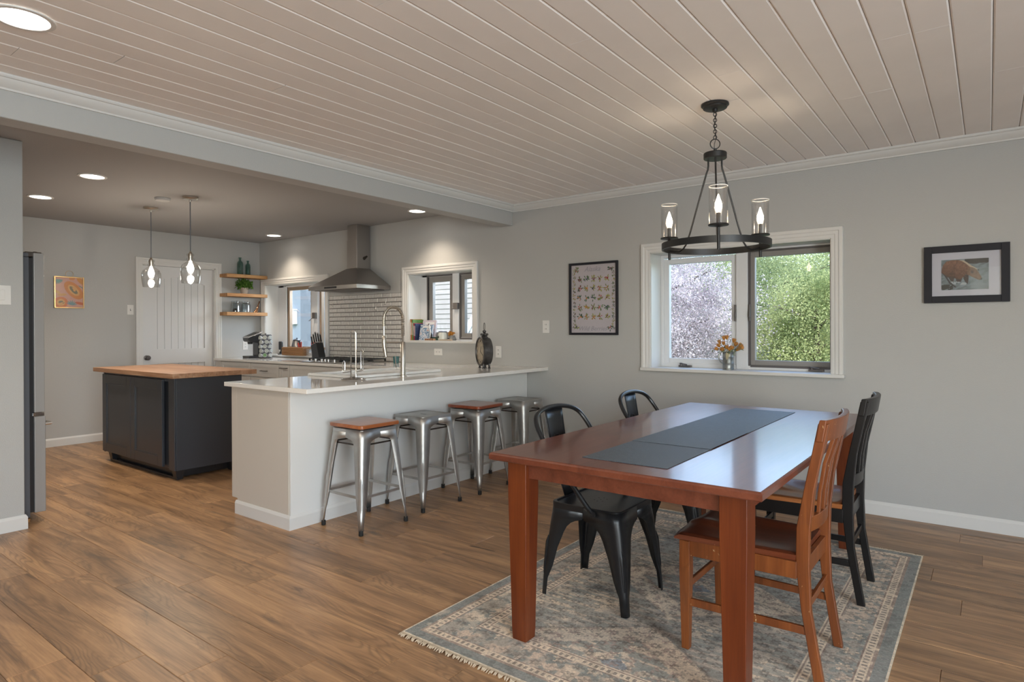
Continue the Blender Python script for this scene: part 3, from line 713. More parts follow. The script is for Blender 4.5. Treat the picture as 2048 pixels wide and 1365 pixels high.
def text(s, size, loc, rot, mt, parent, name='lettering', roll=0, flip=False, shear=0.0, extr=.0004, align='CENTER'):
    cu = bpy.data.curves.new(name, 'FONT'); cu.body = s; cu.size = size; cu.align_x = align; cu.align_y = 'CENTER'; cu.extrude = extr; cu.shear = shear; cu.resolution_u = 2
    o = bpy.data.objects.new('tmp', cu); COL.objects.link(o)
    dg = bpy.context.evaluated_depsgraph_get(); me = bpy.data.meshes.new_from_object(o.evaluated_get(dg)); bpy.data.objects.remove(o)
    Mx = Matrix.Translation(loc) @ rot.to_matrix().to_4x4() @ Matrix.Rotation(roll, 4, 'Z'); me.transform(Mx)
    me.materials.clear(); me.materials.append(mt)
    ob = bpy.data.objects.new(name, me); COL.objects.link(ob); ob.parent = parent
    ob.matrix_parent_inverse = Matrix.Translation(-WL.get(parent.name, Vector((0, 0, 0)))); WL[ob.name] = Vector((0, 0, 0))
    return ob
ckc = clock(); ckc.location = (-3.722, 4.480, ZT)
nv = Vector((-.53, -.85)); ckc.rotation_euler = (0, 0, math.atan2(nv.y, nv.x)-PI/2)

# island
il = thing('kitchen_island', 'charcoal kitchen island with two doors and a butcher block top', 'kitchen island', (-6.16, 2.77, 0))
ix0, ix1, iy0, iy1 = -6.935, -5.462, 2.492, 3.085
B(ix0, iy0+.022, .085, ix1, iy1, .873).build('body', M['island'], il, bev=.003)
B(ix1-.105, iy0, .085, ix1, iy0+.022, .873).box(ix0, iy0, .085, ix0+.03, iy0+.022, .873).box(ix0+.03, iy0+.004, .835, ix1-.105, iy0+.022, .873).build('face_frame', M['island'], il, bev=.002)
B(ix1, iy0+.012, .085, ix1+.012, iy1, .873).build('side_panel', M['island'], il, bev=.002)
for (a, b) in ((-6.915, -6.283), (-6.277, -5.650)):
    shaker(MB(), a, b, .100, .850, iy0-.018, rail=.085, t=.022).build('door', M['island'], il, bev=.002)
B(ix0+.12, iy0+.07, .012, ix1-.08, iy1-.05, .085).build('toe_kick', M['black'], il)
B(ix0+.10, iy0+.03, .002, ix1-.02, iy0+.05, .020).build('base_rail', M['black'], il)
for (a, b) in ((ix0+.09, iy0+.06), (ix1-.055, iy0+.055), (ix0+.09, iy1-.06), (ix1-.055, iy1-.06)):
    MB().loft([[(a-s_*.5, b-s_*.5, z_), (a+s_*.5, b-s_*.5, z_), (a+s_*.5, b+s_*.5, z_), (a-s_*.5, b+s_*.5, z_)] for s_, z_ in ((.052, .0), (.080, .085))]).build('foot', M['black'], il, bev=.004)
for i in range(14):
    y_0 = 2.418+i*(3.162-2.418)/14
    B(-6.985, y_0+.0002, .874, -5.329, y_0+(3.162-2.418)/14-.0002, .914+.0002*(i % 2)).build('stave', M['butcher_r'] if 'butcher_r' in M else M['butcher'], il, bev=.0015, seg=1)
    if i == 0: M['butcher_r'] = M['butcher']

# refrigerator
fr = thing('refrigerator', 'tall dark grey refrigerator with steel doors behind the partition wall', 'refrigerator', (-5.53, 1.1, 0))
fx0, fx1 = -5.98, -5.080
B(fx0, .76, .030, fx1, 1.388, 1.765).build('body', M['fridge'], fr, bev=.004)
B(fx0, .78, 1.766, fx1, 1.385, 1.792).build('top_cap', M['fridge'], fr, bev=.003)
B(fx0+.01, .80, .0, fx1-.02, 1.36, .030).build('base', M['black'], fr)
B(fx0+.01, 1.388, .06, fx1-.012, 1.412, 1.76).build('door_gasket', M['black'], fr)
B(fx0+.002, 1.412, .725, fx0+.447, 1.472, 1.795).build('upper_door', M['fridged'], fr, bev=.005)
ud = B(fx0+.453, 1.412, .725, fx1, 1.472, 1.795).build('upper_door', M['fridged'], fr, bev=.005)
ld = B(fx0+.002, 1.412, .055, fx1, 1.476, .700).build('freezer_drawer', M['fridged'], fr, bev=.005)
MB().box(fx1-.11, 1.37, 1.768, fx1-.012, 1.462, 1.802).lathe([(.014, 0), (.014, .040)], 12, (fx1-.03, 1.43, 1.766)).build('hinge', M['gund'], fr, bev=.004)
B(fx1-.07, 1.405, .701, fx1-.004, 1.470, .722).build('hinge', M['chrome'], fr, bev=.002)
MB().tube([(fx0+.10, 1.476, .640), (fx0+.10, 1.520, .640), (fx1-.06, 1.520, .640), (fx1-.06, 1.476, .640)], .011, 10).build('handle', M['chrome'], ld)
for hx in (fx0+.41, fx0+.49):
    MB().tube([(hx, 1.472, .85), (hx, 1.520, .85), (hx, 1.520, 1.50), (hx, 1.472, 1.50)], .011, 10).build('handle', M['chrome'], ud)
MB().lathe([(.018, 0), (.022, .02)], 12, (fx1-.03, 1.375, 0)).build('foot', mat('orange_wood_shim', (.5, .26, .09), .6), fr)

# floating shelves with their things (wall x = XK)
shl = []
for i, (z0, z1, lb) in enumerate(((1.975, 2.020, 'top floating wooden shelf holding two teal bottles'), (1.718, 1.762, 'middle floating wooden shelf holding a potted plant'), (1.466, 1.512, 'bottom floating wooden shelf holding glass jars'))):
    shl.append(tag(B(XK+.002, 4.312, z0, XK+.205, D-.004, z1).build('floating_shelf', M['shelf'], bev=.004), lb, 'shelf', 'floating shelves in the kitchen corner'))
def bottle(x, y, z, h, r, lb):
    e = thing('glass_bottle', lb, 'bottle', (x, y, z), 'teal bottles on the top shelf')
    MB().lathe([(r*.9, 0), (r, .006), (r, h*.66), (r*.85, h*.74), (r*.42, h*.82), (r*.40, h*.93), (r*.55, h*.94), (r*.55, h), (r*.34, h), (r*.3, h*.83), (r*.9, h*.66), (r*.9, .010), (.001, .008)], 20, (x, y, z)).build('bottle_body', M['tealglass'], e)
    rg = MB()
    for q in range(7): rg.lathe([(r*1.0, h*(.08+.08*q)), (r*1.05, h*(.095+.08*q)), (r*1.0, h*(.11+.08*q))], 20, (x, y, z), cap=False)
    rg.build('ribs', M['tealglass'], e); return e
bottle(-8.075, 4.555, 2.020, .235, .040, 'taller ribbed teal glass bottle on the top shelf')
bottle(-8.075, 4.668, 2.020, .200, .034, 'shorter ribbed teal glass bottle on the top shelf')
pp = thing('potted_plant', 'small leafy green plant in a stone pot on the middle shelf', 'plant', (-8.075, 4.612, 1.762))
MB().lathe([(.042, 0), (.058, .075), (.061, .085), (.055, .085), (.050, .070), (.001, .070)], 24, (-8.075, 4.612, 1.762)).build('pot', mat('stone_pot', (.36, .31, .27), .85, nscale=60, nstr=.3), pp)
def leaf_mesh(name, centers, size, mt, parent, up_bias=.3, aspect=.5, kind='stuff', seed=1):
    rg = np.random.RandomState(seed); n = len(centers)
    a = rg.normal(size=(n, 3)); a[:, 2] += up_bias; a /= np.linalg.norm(a, axis=1)[:, None]
    b = np.cross(a, rg.normal(size=(n, 3))); b /= np.linalg.norm(b, axis=1)[:, None]
    s_ = size*(.6+.8*rg.rand(n))[:, None]
    tip = centers+a*s_; c1 = centers+a*s_*.5+b*s_*aspect*.5; c2 = centers+a*s_*.5-b*s_*aspect*.5
    co = np.stack([centers, c1, tip, c2], 1).reshape(-1, 3).astype(np.float32)
    me = bpy.data.meshes.new(name); me.vertices.add(4*n); me.vertices.foreach_set('co', co.ravel())
    me.loops.add(4*n); me.loops.foreach_set('vertex_index', np.arange(4*n, dtype=np.int32))
    me.polygons.add(n); me.polygons.foreach_set('loop_start', np.arange(0, 4*n, 4, dtype=np.int32))
    me.update(calc_edges=True); me.materials.append(mt)
    o = bpy.data.objects.new(name, me); COL.objects.link(o)
    if parent: o.parent = parent; o.matrix_parent_inverse = Matrix.Translation(-WL.get(parent.name, Vector((0, 0, 0))))
    WL[o.name] = Vector((0, 0, 0))
    if kind: o['kind'] = kind
    return o
def leafmat(name, c1, c2, vs=2.5, trans=.35):
    m_, nt, bs, out = newmat(name); nt.nodes.remove(bs)
    v = noise(nt, coords(nt), vs, 3, .6); c = ramp(nt, v, [(.36, c1), (.64, c2)])
    df = nt.nodes.new('ShaderNodeBsdfDiffuse'); tr = nt.nodes.new('ShaderNodeBsdfTranslucent'); mx = nt.nodes.new('ShaderNodeMixShader'); mx.inputs[0].default_value = trans
    nt.links.new(c, df.inputs[0]); nt.links.new(c, tr.inputs[0]); nt.links.new(df.outputs[0], mx.inputs[1]); nt.links.new(tr.outputs[0], mx.inputs[2]); nt.links.new(mx.outputs[0], out.inputs[0])
    return m_
q = rng.normal(size=(520, 3)); q /= np.linalg.norm(q, axis=1)[:, None]; q *= (.045+.062*rng.rand(520))[:, None]
q *= np.array([1, 1, .8]); q[:, 2] = np.abs(q[:, 2]+.02)
leaf_mesh('foliage', q+np.array([-8.075, 4.612, 1.855]), .042, leafmat('houseplant_leaf', (.05, .12, .02), (.14, .27, .06), 40), pp, seed=5)
def jar(x, y, z, lb, fill=None):
    e = thing('glass_jar', lb, 'jar', (x, y, z), 'glass jars on the bottom shelf')
    MB().lathe([(.052, 0), (.058, .006), (.058, .105), (.050, .122), (.050, .135), (.047, .135), (.047, .120), (.055, .104), (.055, .010), (.001, .008)], 24, (x, y, z)).build('jar_body', M['jarglass'], e)
    MB().lathe([(.050, 0), (.052, .004), (.052, .012), (.030, .016), (.001, .016)], 24, (x, y, z+.136)).build('lid', M['jarglass'], e)
    MB().tube([(x+.052, y, z+.115), (x+.066, y, z+.130), (x+.060, y, z+.150), (x+.03, y, z+.156)], .002, 5).tube([(x, y+.051+.0*math.cos(0), z+.128)]+[(x+.051*math.sin(a), y+.051*math.cos(a), z+.128) for a in [2*PI*i/24 for i in range(1, 24)]], .0018, 5, closed=True).build('wire_clasp', M['chrome'], e)
    if fill:
        q = rng.rand(260, 3); r_ = np.sqrt(q[:, 0])*.045; a = q[:, 1]*2*PI
        P = np.stack([x+r_*np.cos(a), y+r_*np.sin(a), z+.012+q[:, 2]*.03], 1)
        leaf_mesh('coffee_beans', P, .013, mat('coffee_beans', (.035, .018, .010), .5), e, aspect=.8, seed=8)
    return e
jar(-8.085, 4.492, 1.512, 'glass clip jar with dark beans on the bottom shelf', True)
jar(-8.085, 4.640, 1.512, 'empty glass clip jar in the middle of the bottom shelf')
sc_ = thing('copper_scoop', 'shiny copper scoop leaning in the corner of the bottom shelf', 'scoop', (-8.08, 4.80, 1.512))
cop = mat('polished_copper', (.55, .30, .18), .15, 1.0)
sp_ = []
for i in range(9):
    t = i/8; wv = .030*math.sin(PI*min(1, t*1.15+.05))+.004
    c_ = Vector((-8.08, 4.755+.060*t, 1.517+.085*t*t+.01*t))
    sp_.append([c_+Vector((wv*math.cos(a), -.012*math.sin(a)*1.5, wv*.75*math.sin(a))) for a in [PI*(1+j/8) for j in range(9)]])
MB().loft(sp_, cap=False, closed=False).build('bowl', cop, sc_, solid=.002)
MB().tube([(-8.08, 4.815, 1.605), (-8.09, 4.838, 1.645), (-8.10, 4.852, 1.668)], [.007, .006, .009], 8).build('handle', cop, sc_)

# things on the back counter
km = thing('coffee_maker', 'black and silver single-cup coffee maker on the counter corner', 'coffee maker', (-7.78, 4.62, ZB2))
silver = mat('silver_plastic', (.42, .43, .45), .25, .5)
def K(mb, name, mt, par, bev=.006, rz=R(-8), c=(-7.78, 4.62)):
    mb.xf(Matrix.Translation((c[0], c[1], ZB2)) @ Matrix.Rotation(rz, 4, 'Z')); return mb.build(name, mt, par, bev=bev)
K(MB().box(-.115, -.005, 0, .115, .155, .31), 'water_tank_body', M['greyp'], km, .012)
K(MB().box(-.105, -.150, 0, .105, -.004, .028), 'drip_tray', M['black'], km)
K(MB().box(-.085, -.020, .028, .085, -.004, .21), 'backplate', M['black'], km)
K(MB().loft([[(-.098, -.14, .215), (.098, -.14, .215), (.11, .0, .20), (-.11, .0, .20)], [(-.10, -.155, .262), (.10, -.155, .262), (.115, .02, .33), (-.115, .02, .33)]]), 'brew_head', M['black'], km, .015)
K(MB().loft([[(-.103, -.158, .262), (.103, -.158, .262), (.118, .022, .332), (-.118, .022, .332)], [(-.095, -.14, .285), (.095, -.14, .285), (.10, .04, .352), (-.10, .04, .352)]]), 'lid', silver, km, .008)
K(MB().loft([[(-.065, -.135, .288), (.065, -.135, .288), (.075, .0, .340), (-.075, .0, .340)], [(-.060, -.125, .296), (.060, -.125, .296), (.070, -.005, .345), (-.070, -.005, .345)]]), 'display', M['black'], km, .004)
K(MB().lathe([(.035, 0), (.030, -.03)], 16, (0, -.09, .214)), 'nozzle', M['black'], km, 0)
kp = thing('pod_carousel', 'rotating wire carousel packed with coffee pods beside the coffee maker', 'pod carousel', (-7.50, 4.60, ZB2))
kx, ky = -7.515, 4.585
MB().lathe([(.082, 0), (.084, .008), (.02, .012), (.006, .014), (.006, .305), (.010, .31), (.012, .32), (.005, .328)], 20, (kx, ky, ZB2)).build('stand', M['nickel_d'], kp)
podw = mat('pod_foil_white', (.60, .62, .58), .35); podg = mat('pod_foil_green', (.20, .42, .16), .35); podb = mat('pod_cup', (.55, .56, .55), .5); podd = mat('pod_foil_dark', (.05, .08, .07), .4)
pod_me = MB().lathe([(.024, 0), (.0255, .001), (.0235, .003), (.018, .038), (.001, .038)], 16)
rown = ['bottom', 'fourth', 'middle', 'second', 'top']
for r in range(5):
    for c_ in range(3):
        a = R(-31)+R(52)*(c_-1)+R(7)*(1 if r % 2 else -1); zc = ZB2+.045+r*.057
        pos = Vector((kx+.086*math.cos(a), ky+.086*math.sin(a), zc))
        d_ = Vector((math.cos(a), math.sin(a), .25)).normalized(); Rm = (-d_).to_track_quat('Z', 'Y').to_matrix().to_4x4()
        mb = MB().lathe([(.024, 0), (.0255, .001), (.0235, .003), (.018, .038), (.001, .038)], 16).xf(Matrix.Translation(pos) @ Rm)
        po = mb.build('coffee_pod', podb); tag(po, ['left', 'middle', 'right'][c_]+' coffee pod in the '+rown[r]+' row of the wire carousel', 'coffee pod', 'coffee pods in the wire carousel')
        MB().lathe([(.0225, 0), (.0225, -.0006)], 16).lathe([(.0225, -.0007), (.016, -.0008)], 16, cap=False).xf(Matrix.Translation(pos) @ Rm).build('foil_lid', podg if (r, c_) == (0, 1) else podw, po)
        MB().lathe([(.013, -.0010), (.009, -.0012)], 14, cap=False).lathe([(.019, -.0010), (.0175, -.0011)], 16, cap=False).xf(Matrix.Translation(pos) @ Rm).build('foil_print', podd, po)
for c_ in range(7):
    a = 2*PI*c_/7
    MB().tube([(kx+.055*math.cos(a), ky+.055*math.sin(a), ZB2+.012), (kx+.055*math.cos(a), ky+.055*math.sin(a), ZB2+.30), (kx, ky, ZB2+.305)], .002, 5).build('wire', M['nickel_d'], kp)
# phone-like black gadget on the window sill
gd = thing('black_gadget_stand', 'small black gadget on a stand by the kitchen window reveal', 'gadget', (-7.70, 4.92, .935))
MB().box(-7.735, 4.895, .936, -7.665, 4.965, .948).tube([(-7.70, 4.93, .948), (-7.70, 4.93, 1.02)], .010, 8).build('stand', M['black'], gd, bev=.003)
MB().box(-7.745, 4.915, 1.00, -7.675, 4.945, 1.115).build('head', M['black'], gd, bev=.010)
MB().tube([(-7.665, 4.93, .942), (-7.62, 4.91, .941), (-7.58, 4.93, .944), (-7.55, 4.96, .941), (-7.52, 4.95, .960)], .0035, 6).build('cable', M['black'], gd)
# kettle
kt = thing('electric_kettle', 'stainless electric kettle with black handle behind the wicker basket', 'kettle', (-7.44, 5.0, .936))
MB().lathe([(.078, 0), (.080, .012), (.080, .020), (.076, .022), (.070, .12), (.056, .185), (.052, .188)], 28, (-7.44, 5.0, .936)).build('kettle_body', M['steel'], kt)
MB().lathe([(.054, 0), (.052, .012), (.030, .024), (.010, .028), (.008, .040), (.001, .042)], 24, (-7.44, 5.0, 1.124)).build('lid', M['black'], kt)
MB().tube([(-7.388, 4.985, 1.125), (-7.345, 4.975, 1.12), (-7.325, 4.972, 1.07), (-7.335, 4.975, 1.0), (-7.365, 4.982, .975)], .011, 8).build('handle', M['black'], kt)
# wicker basket
bk = thing('wicker_basket', 'low woven wicker basket on the sill in front of the kettle', 'basket', (-7.24, 4.86, .936))
bx0, bx1, by0, by1 = -7.50, -7.04, 4.815, 4.905
wk = MB()
for r in range(7):
    z_ = .944+r*.0155; ph_ = r % 2
    pts = []
    per = [(bx0+(bx1-bx0)*i/18, by0) for i in range(18)]+[(bx1, by0+(by1-by0)*i/6) for i in range(6)]+[(bx1-(bx1-bx0)*i/18, by1) for i in range(18)]+[(bx0, by1-(by1-by0)*i/6) for i in range(6)]
    cx_, cy_ = (bx0+bx1)/2, (by0+by1)/2
    for i, p in enumerate(per):
        s_ = 1+(.012 if (i+ph_) % 2 else -.012)
        pts.append((cx_+(p[0]-cx_)*s_, cy_+(p[1]-cy_)*(s_ if (i+ph_) % 2 else 1.0/s_*.985), z_))
    wk.tube(pts, .0075, 6, closed=True)
wk.box(bx0+.005, by0+.005, .937, bx1-.005, by1-.005, .942)
wk.build('weave', M['wicker'], bk)
bk2 = thing('wire_basket', 'pale wire basket right of the wicker basket on the sill', 'basket', (-6.95, 4.92, .936))
wb = MB()
for r in range(5): wb.tube([(-7.02, 4.86, .942+r*.02), (-6.86, 4.86, .942+r*.02), (-6.86, 4.98, .942+r*.02), (-7.02, 4.98, .942+r*.02)], .0022, 5, closed=True)
for i in range(9):
    for yy in (4.86, 4.98): wb.tube([(-7.02+.02*i, yy, .938), (-7.02+.02*i, yy, 1.022)], .002, 5)
for i in range(7):
    for xx in (-7.02, -6.86): wb.tube([(xx, 4.86+.02*i, .938), (xx, 4.86+.02*i, 1.022)], .002, 5)
wb.build('wire', mat('pale_wire', (.5, .48, .45), .4, .5), bk2)
redm = mat('red_plastic', (.48, .05, .035), .35); bluem = mat('blue_clear_plastic', (.22, .38, .52), .2)
tl = thing('red_kitchen_tool', 'red handled tool sticking out of the wicker basket', 'utensil', (-7.17, 4.92, .96))
MB().tube([(-7.18, 4.87, .95), (-7.19, 4.865, 1.05), (-7.205, 4.86, 1.10)], [.006, .009, .011], 8).tube([(-7.165, 4.88, .95), (-7.155, 4.87, 1.06), (-7.150, 4.868, 1.115)], [.006, .009, .010], 8).build('tool_handle', redm, tl)
bt = thing('blender_cup', 'blue clear cup with a red lid standing in the wire basket', 'cup', (-6.94, 4.92, .945))
MB().lathe([(.026, 0), (.030, .01), (.037, .12), (.040, .135)], 20, (-6.94, 4.92, .943)).build('cup_body', bluem, bt)
MB().lathe([(.042, 0), (.043, .018), (.036, .026), (.036, .034), (.001, .034)], 20, (-6.94, 4.92, 1.079)).build('lid', redm, bt)
# knife block
kb = thing('knife_block', 'slanted black knife block full of steel-handled knives', 'knife block', (-6.60, 4.75, ZB2))
MB().prism([(-6.80, ZB2+.001), (-6.60, ZB2+.001), (-6.60, ZB2+.165), (-6.80, ZB2+.165)], 4.78, 4.80, 'y').build('board', M['greyp'], kb, bev=.006)
Mk = Matrix.Translation((-6.52, 4.70, ZB2+.001))
MB().loft([[(-.085, -.05, 0), (.045, -.05, 0), (.045, .05, 0), (-.085, .05, 0)], [(-.085, -.05, .055), (.045, -.05, .055), (.045, .05, .055), (-.085, .05, .055)], [(-.115, -.05, .175), (-.005, -.05, .215), (-.005, .05, .215), (-.115, .05, .175)]]).xf(Mk).build('block', M['black'], kb, bev=.003)
kn = 0
for i in range(3):
    for j in range(3):
        bx = -.105+.042*i; by = -.032+.032*j; bz = .178+.4*(bx+.115)*.9
        d_ = Vector((-.26, -.02, .95)).normalized(); p0 = Mk @ Vector((bx+.01, by, bz)); L = .105-.012*j+.01*i
        k_ = thing('kitchen_knife', ['front', 'middle', 'back'][j]+' row steel handled knife, '+['left', 'centre', 'right'][i]+' in the knife block', 'knife', tuple(p0), 'knives in the knife block')
        MB().bar(p0-d_*.004, p0+d_*L, .020, .013, (0, 1, 0)).build('handle', M['black'], k_, bev=.004)
        MB().bar(p0+d_*L*.96, p0+d_*(L+.012), .022, .015, (0, 1, 0)).bar(p0-d_*.004, p0+d_*.014, .022, .015, (0, 1, 0)).build('steel_cap', M['steel'], k_, bev=.003)
# cookbooks in window 3
bks = [(-5.166, .024, .235, .19, (.42, .17, .05), 'tall orange cookbook at the left end of the sill', -.02), (-5.139, .018, .230, .19, (.10, .22, .05), 'tall green-spined cookbook beside the orange one', -.03),
       (-5.117, .015, .190, .16, (.40, .02, .06), 'shorter red-spined cookbook in the middle of the row', -.05), (-5.100, .013, .185, .17, (.02, .03, .08), 'dark blue-spined cookbook leaning on the red one', -.07)]
for (x, t, h, dpt, c, lb, lean) in bks:
    e = thing('cookbook', lb, 'book', (x, 4.93, W3[2]+.001), 'cookbooks on the small window sill')
    Mx = Matrix.Translation((x, 4.925, W3[2]+.002)) @ Matrix.Rotation(R(-1.2), 4, 'Y')
    cm = mat('book_cover', c, .4, var=.3, vscale=30)
    MB().box(0, 0, 0, t*.14, dpt, h).box(t*.86, 0, 0, t, dpt, h).box(0, 0, 0, t, .003, h).xf(Mx).build('cover', cm, e, bev=.001)
    MB().box(t*.14, .003, .003, t*.86, dpt-.004, h-.003).xf(Mx).build('pages', M['white'], e)
    MB().box(t*.3, -.0008, h*.25, t*.7, -.0001, h*.85).xf(Mx).build('spine_print', M['white'] if c[0] > .2 else M['printw'] if 'printw' in M else M['white'], e)
for (x, y, w_, h, cc, lb, ang) in ((-5.085, 5.01, .17, .228, (.50, .50, .56), 'large pale cookbook facing the room behind the blue one', -12), (-5.065, 4.955, .155, .178, (.20, .30, .42), 'blue patterned cookbook facing the room on the small sill', -14)):
    e = thing('cookbook', lb, 'book', (x, y, W3[2]+.001), 'cookbooks on the small window sill')
    Mx = Matrix.Translation((x, y, W3[2]+.002)) @ Matrix.Rotation(R(18), 4, 'Z') @ Matrix.Rotation(R(ang), 4, 'X')
    m_, nt, bs2, out2 = newmat('blue_cover_print'); v = noise(nt, coords(nt), 28, 5, .7, 1.5)
    nt.links.new(ramp(nt, v, [(.38, (.06, .13, .24)), (.47, cc), (.56, (.62, .64, .68)), (.62, (.45, .22, .16))] if cc[0] < .4 else [(.4, cc), (.6, (.6, .45, .48))]), bs2.inputs['Base Color']); setin(bs2, Roughness=.3)
    MB().box(0, 0, 0, w_, .003, h).box(0, .021, 0, w_, .024, h).box(0, 0, 0, .003, .024, h).xf(Mx).build('cover', m_, e, bev=.001)
    MB().box(.003, .003, .003, w_-.004, .021, h-.003).xf(Mx).build('pages', M['white'], e)
    MB().box(w_*.2, -.0008, h*.80, w_*.85, -.0001, h*.90).xf(Mx).build('title_strip', M['white'], e)
# white vase, candle jar, small things on that sill
zS = W3[2]+.0015
vs = thing('white_handle', 'thin white and black metal ornament leaning by the cookbooks', 'ornament', (-4.93, 4.97, zS))
MB().tube([(-4.935, 4.99, zS+.175), (-4.925, 4.985, zS+.14), (-4.905, 4.975, zS+.10), (-4.90, 4.965, zS+.05), (-4.895, 4.96, zS+.004)], [.004, .005, .007, .006, .006], 8).build('stem', M['white'], vs)
MB().tube([(-4.885, 4.955, zS+.012), (-4.87, 4.95, zS+.03), (-4.862, 4.95, zS+.065), (-4.875, 4.955, zS+.085)], [.014, .010, .007, .003], 8).tube([(-4.94, 4.99, zS+.172), (-4.945, 4.992, zS+.182)], .008, 8).build('bracket', M['black'], vs)
cj = thing('candle_jar', 'pale candle jar with a dark round label on the small sill', 'jar', (-4.73, 4.985, zS))
MB().lathe([(.042, 0), (.052, .008), (.055, .05), (.045, .088), (.043, .088), (.050, .05), (.001, .048)], 28, (-4.73, 4.985, zS)).build('jar_body', mat('milky_glass', (.62, .63, .57), .25), cj)
MB().lathe([(.046, .0), (.047, .010), (.044, .012)], 28, (-4.73, 4.985, zS+.088)).build('rim', M['greyp'], cj)
lab_ = MB().lathe([(.016, 0), (.016, .001)], 18, ax='y').xf(Matrix.Translation((-4.748, 4.9335, zS+.038)) @ Matrix.Rotation(R(-20), 4, 'Z')); lab_.build('label', mat('dark_label', (.05, .055, .04), .6), cj)
of_ = thing('orange_flower_pot', 'tiny grey pot with an orange bloom beside the candle jar', 'plant', (-4.635, 5.03, zS))
MB().lathe([(.036, 0), (.040, .01), (.024, .055), (.022, .055), (.001, .05)], 20, (-4.625, 5.03, zS)).build('pot', mat('grey_stone', (.20, .20, .19), .7, var=.4, vscale=30), of_)
q = rng.normal(size=(110, 3)); q /= np.linalg.norm(q, axis=1)[:, None]; q *= .022*rng.rand(110, 1)**.3; q[:, 0] *= 1.5
leaf_mesh('bloom', q+np.array([-4.645, 5.03, zS+.072]), .018, mat('orange_petal', (.55, .24, .03), .6), of_, seed=3, aspect=.8)
tb = thing('wooden_sign_block', 'small tan wooden block with dark letters lying on the small sill', 'sign', (-4.85, 4.925, zS))
B(-4.925, 4.905, zS, -4.785, 4.935, zS+.020).build('block', mat('tan_block', (.42, .25, .14), .6), tb, bev=.002)
ltr = MB()
for i in range(5): ltr.box(-4.915+.026*i, 4.9035, zS+.004, -4.900+.026*i, 4.9052, zS+.016)
ltr.build('letters', mat('dark_red_print', (.16, .05, .03), .6), tb)
gb = tag(MB().box(-4.90, 4.965, zS, -4.79, 5.03, zS+.022).box(-4.895, 4.97, zS+.0222, -4.80, 5.025, zS+.036).build('stacked_notebooks', mat('dark_green_cover', (.03, .07, .045), .5), bev=.002), 'two dark green notebooks lying behind the wooden block', 'notebook')
sp = tag(MB().tube([(-4.72, 4.925, zS+.006), (-4.62, 4.93, zS+.006), (-4.55, 4.94, zS+.006)], [.005, .006, .011], 8).build('wooden_spoon', mat('spoon_wood', (.45, .33, .22), .6)), 'short wooden spoon lying at the front of the small sill', 'spoon')
hp = tag(MB().lathe([(.058, 0), (.066, .006), (.066, .020), (.045, .030), (.02, .036), (.001, .036)], 24, ax='x').xf(Matrix.Translation((-4.265, 4.985, zS+.068)) @ Matrix.Rotation(R(6), 4, 'Y')).build('round_speaker', M['greyp']), 'dark round speaker at the right end of the small sill', 'speaker')

# outlets and switches
def plate(name, lb, c, ax, w_, h, kind_, cat, n=1):
    """ax 'y': on the window wall, 'x': on a wall facing +x"""
    e = thing(name, lb, cat, c)
    def bx(a0, b0, a1, b1, d0, d1):
        return B(c[0]+a0, c[1]-d1, c[2]+b0, c[0]+a1, c[1]-d0, c[2]+b1) if ax == 'y' else B(c[0]+d0, c[1]+a0, c[2]+b0, c[0]+d1, c[1]+a1, c[2]+b1)
    bx(-w_/2, -h/2, w_/2, h/2, .0005, .006).build('cover_plate', M['white'], e, bev=.002)
    for k in range(n):
        o_ = (k-(n-1)/2)*.046
        if kind_ == 'outlet_v' or kind_ == 'outlet_h':
            for s_ in (-.020, .020):
                if kind_ == 'outlet_v': a0, b0 = o_, s_
                else: a0, b0 = s_, 0
                bx(a0-.014, b0-.014, a0+.014, b0+.014, .006, .0075).build('socket', M['white'], e, bev=.003)
                bx(a0-.007, b0-.006, a0-.004, b0+.006, .0076, .008).build('slot', M['black'], e); bx(a0+.004, b0-.006, a0+.007, b0+.006, .0076, .008).build('slot', M['black'], e)
        elif kind_ == 'rocker':
            bx(o_-.017, -.033, o_+.017, .033, .006, .010).build('rocker', M['white'], e, bev=.002)
        else:
            bx(o_-.005, -.012, o_+.005, .012, .006, .008).build('slot', M['greyp'], e); bx(o_-.004, -.002, o_+.004, .010, .006, .018).build('toggle', M['white'], e, bev=.001)
    return e
plate('wall_outlet', 'white outlet on the wall between the clock and the berry poster', (-3.314, D, 1.293), 'y', .075, .118, 'outlet_v', 'outlet')
plate('wall_outlet', 'white outlet on the wall behind the table clock', (-3.885, D, 1.045), 'y', .070, .114, 'outlet_v', 'outlet')
plate('wall_outlet', 'white sideways outlet under the small window', (-4.711, D, 1.030), 'y', .118, .072, 'outlet_h', 'outlet')
plate('wall_outlet', 'white outlet behind the coffee maker in the corner', (XK, 4.68, 1.06), 'x', .072, .116, 'outlet_v', 'outlet')
plate('light_switch', 'white toggle switch left of the kitchen door', (XK, 3.225, 1.520), 'x', .070, .116, 'toggle', 'switch')
plate('light_switch', 'white dimmer switch plate on the partition wall', (-4.94, 1.205, 1.500), 'x', .098, .122, 'rocker', 'switch')

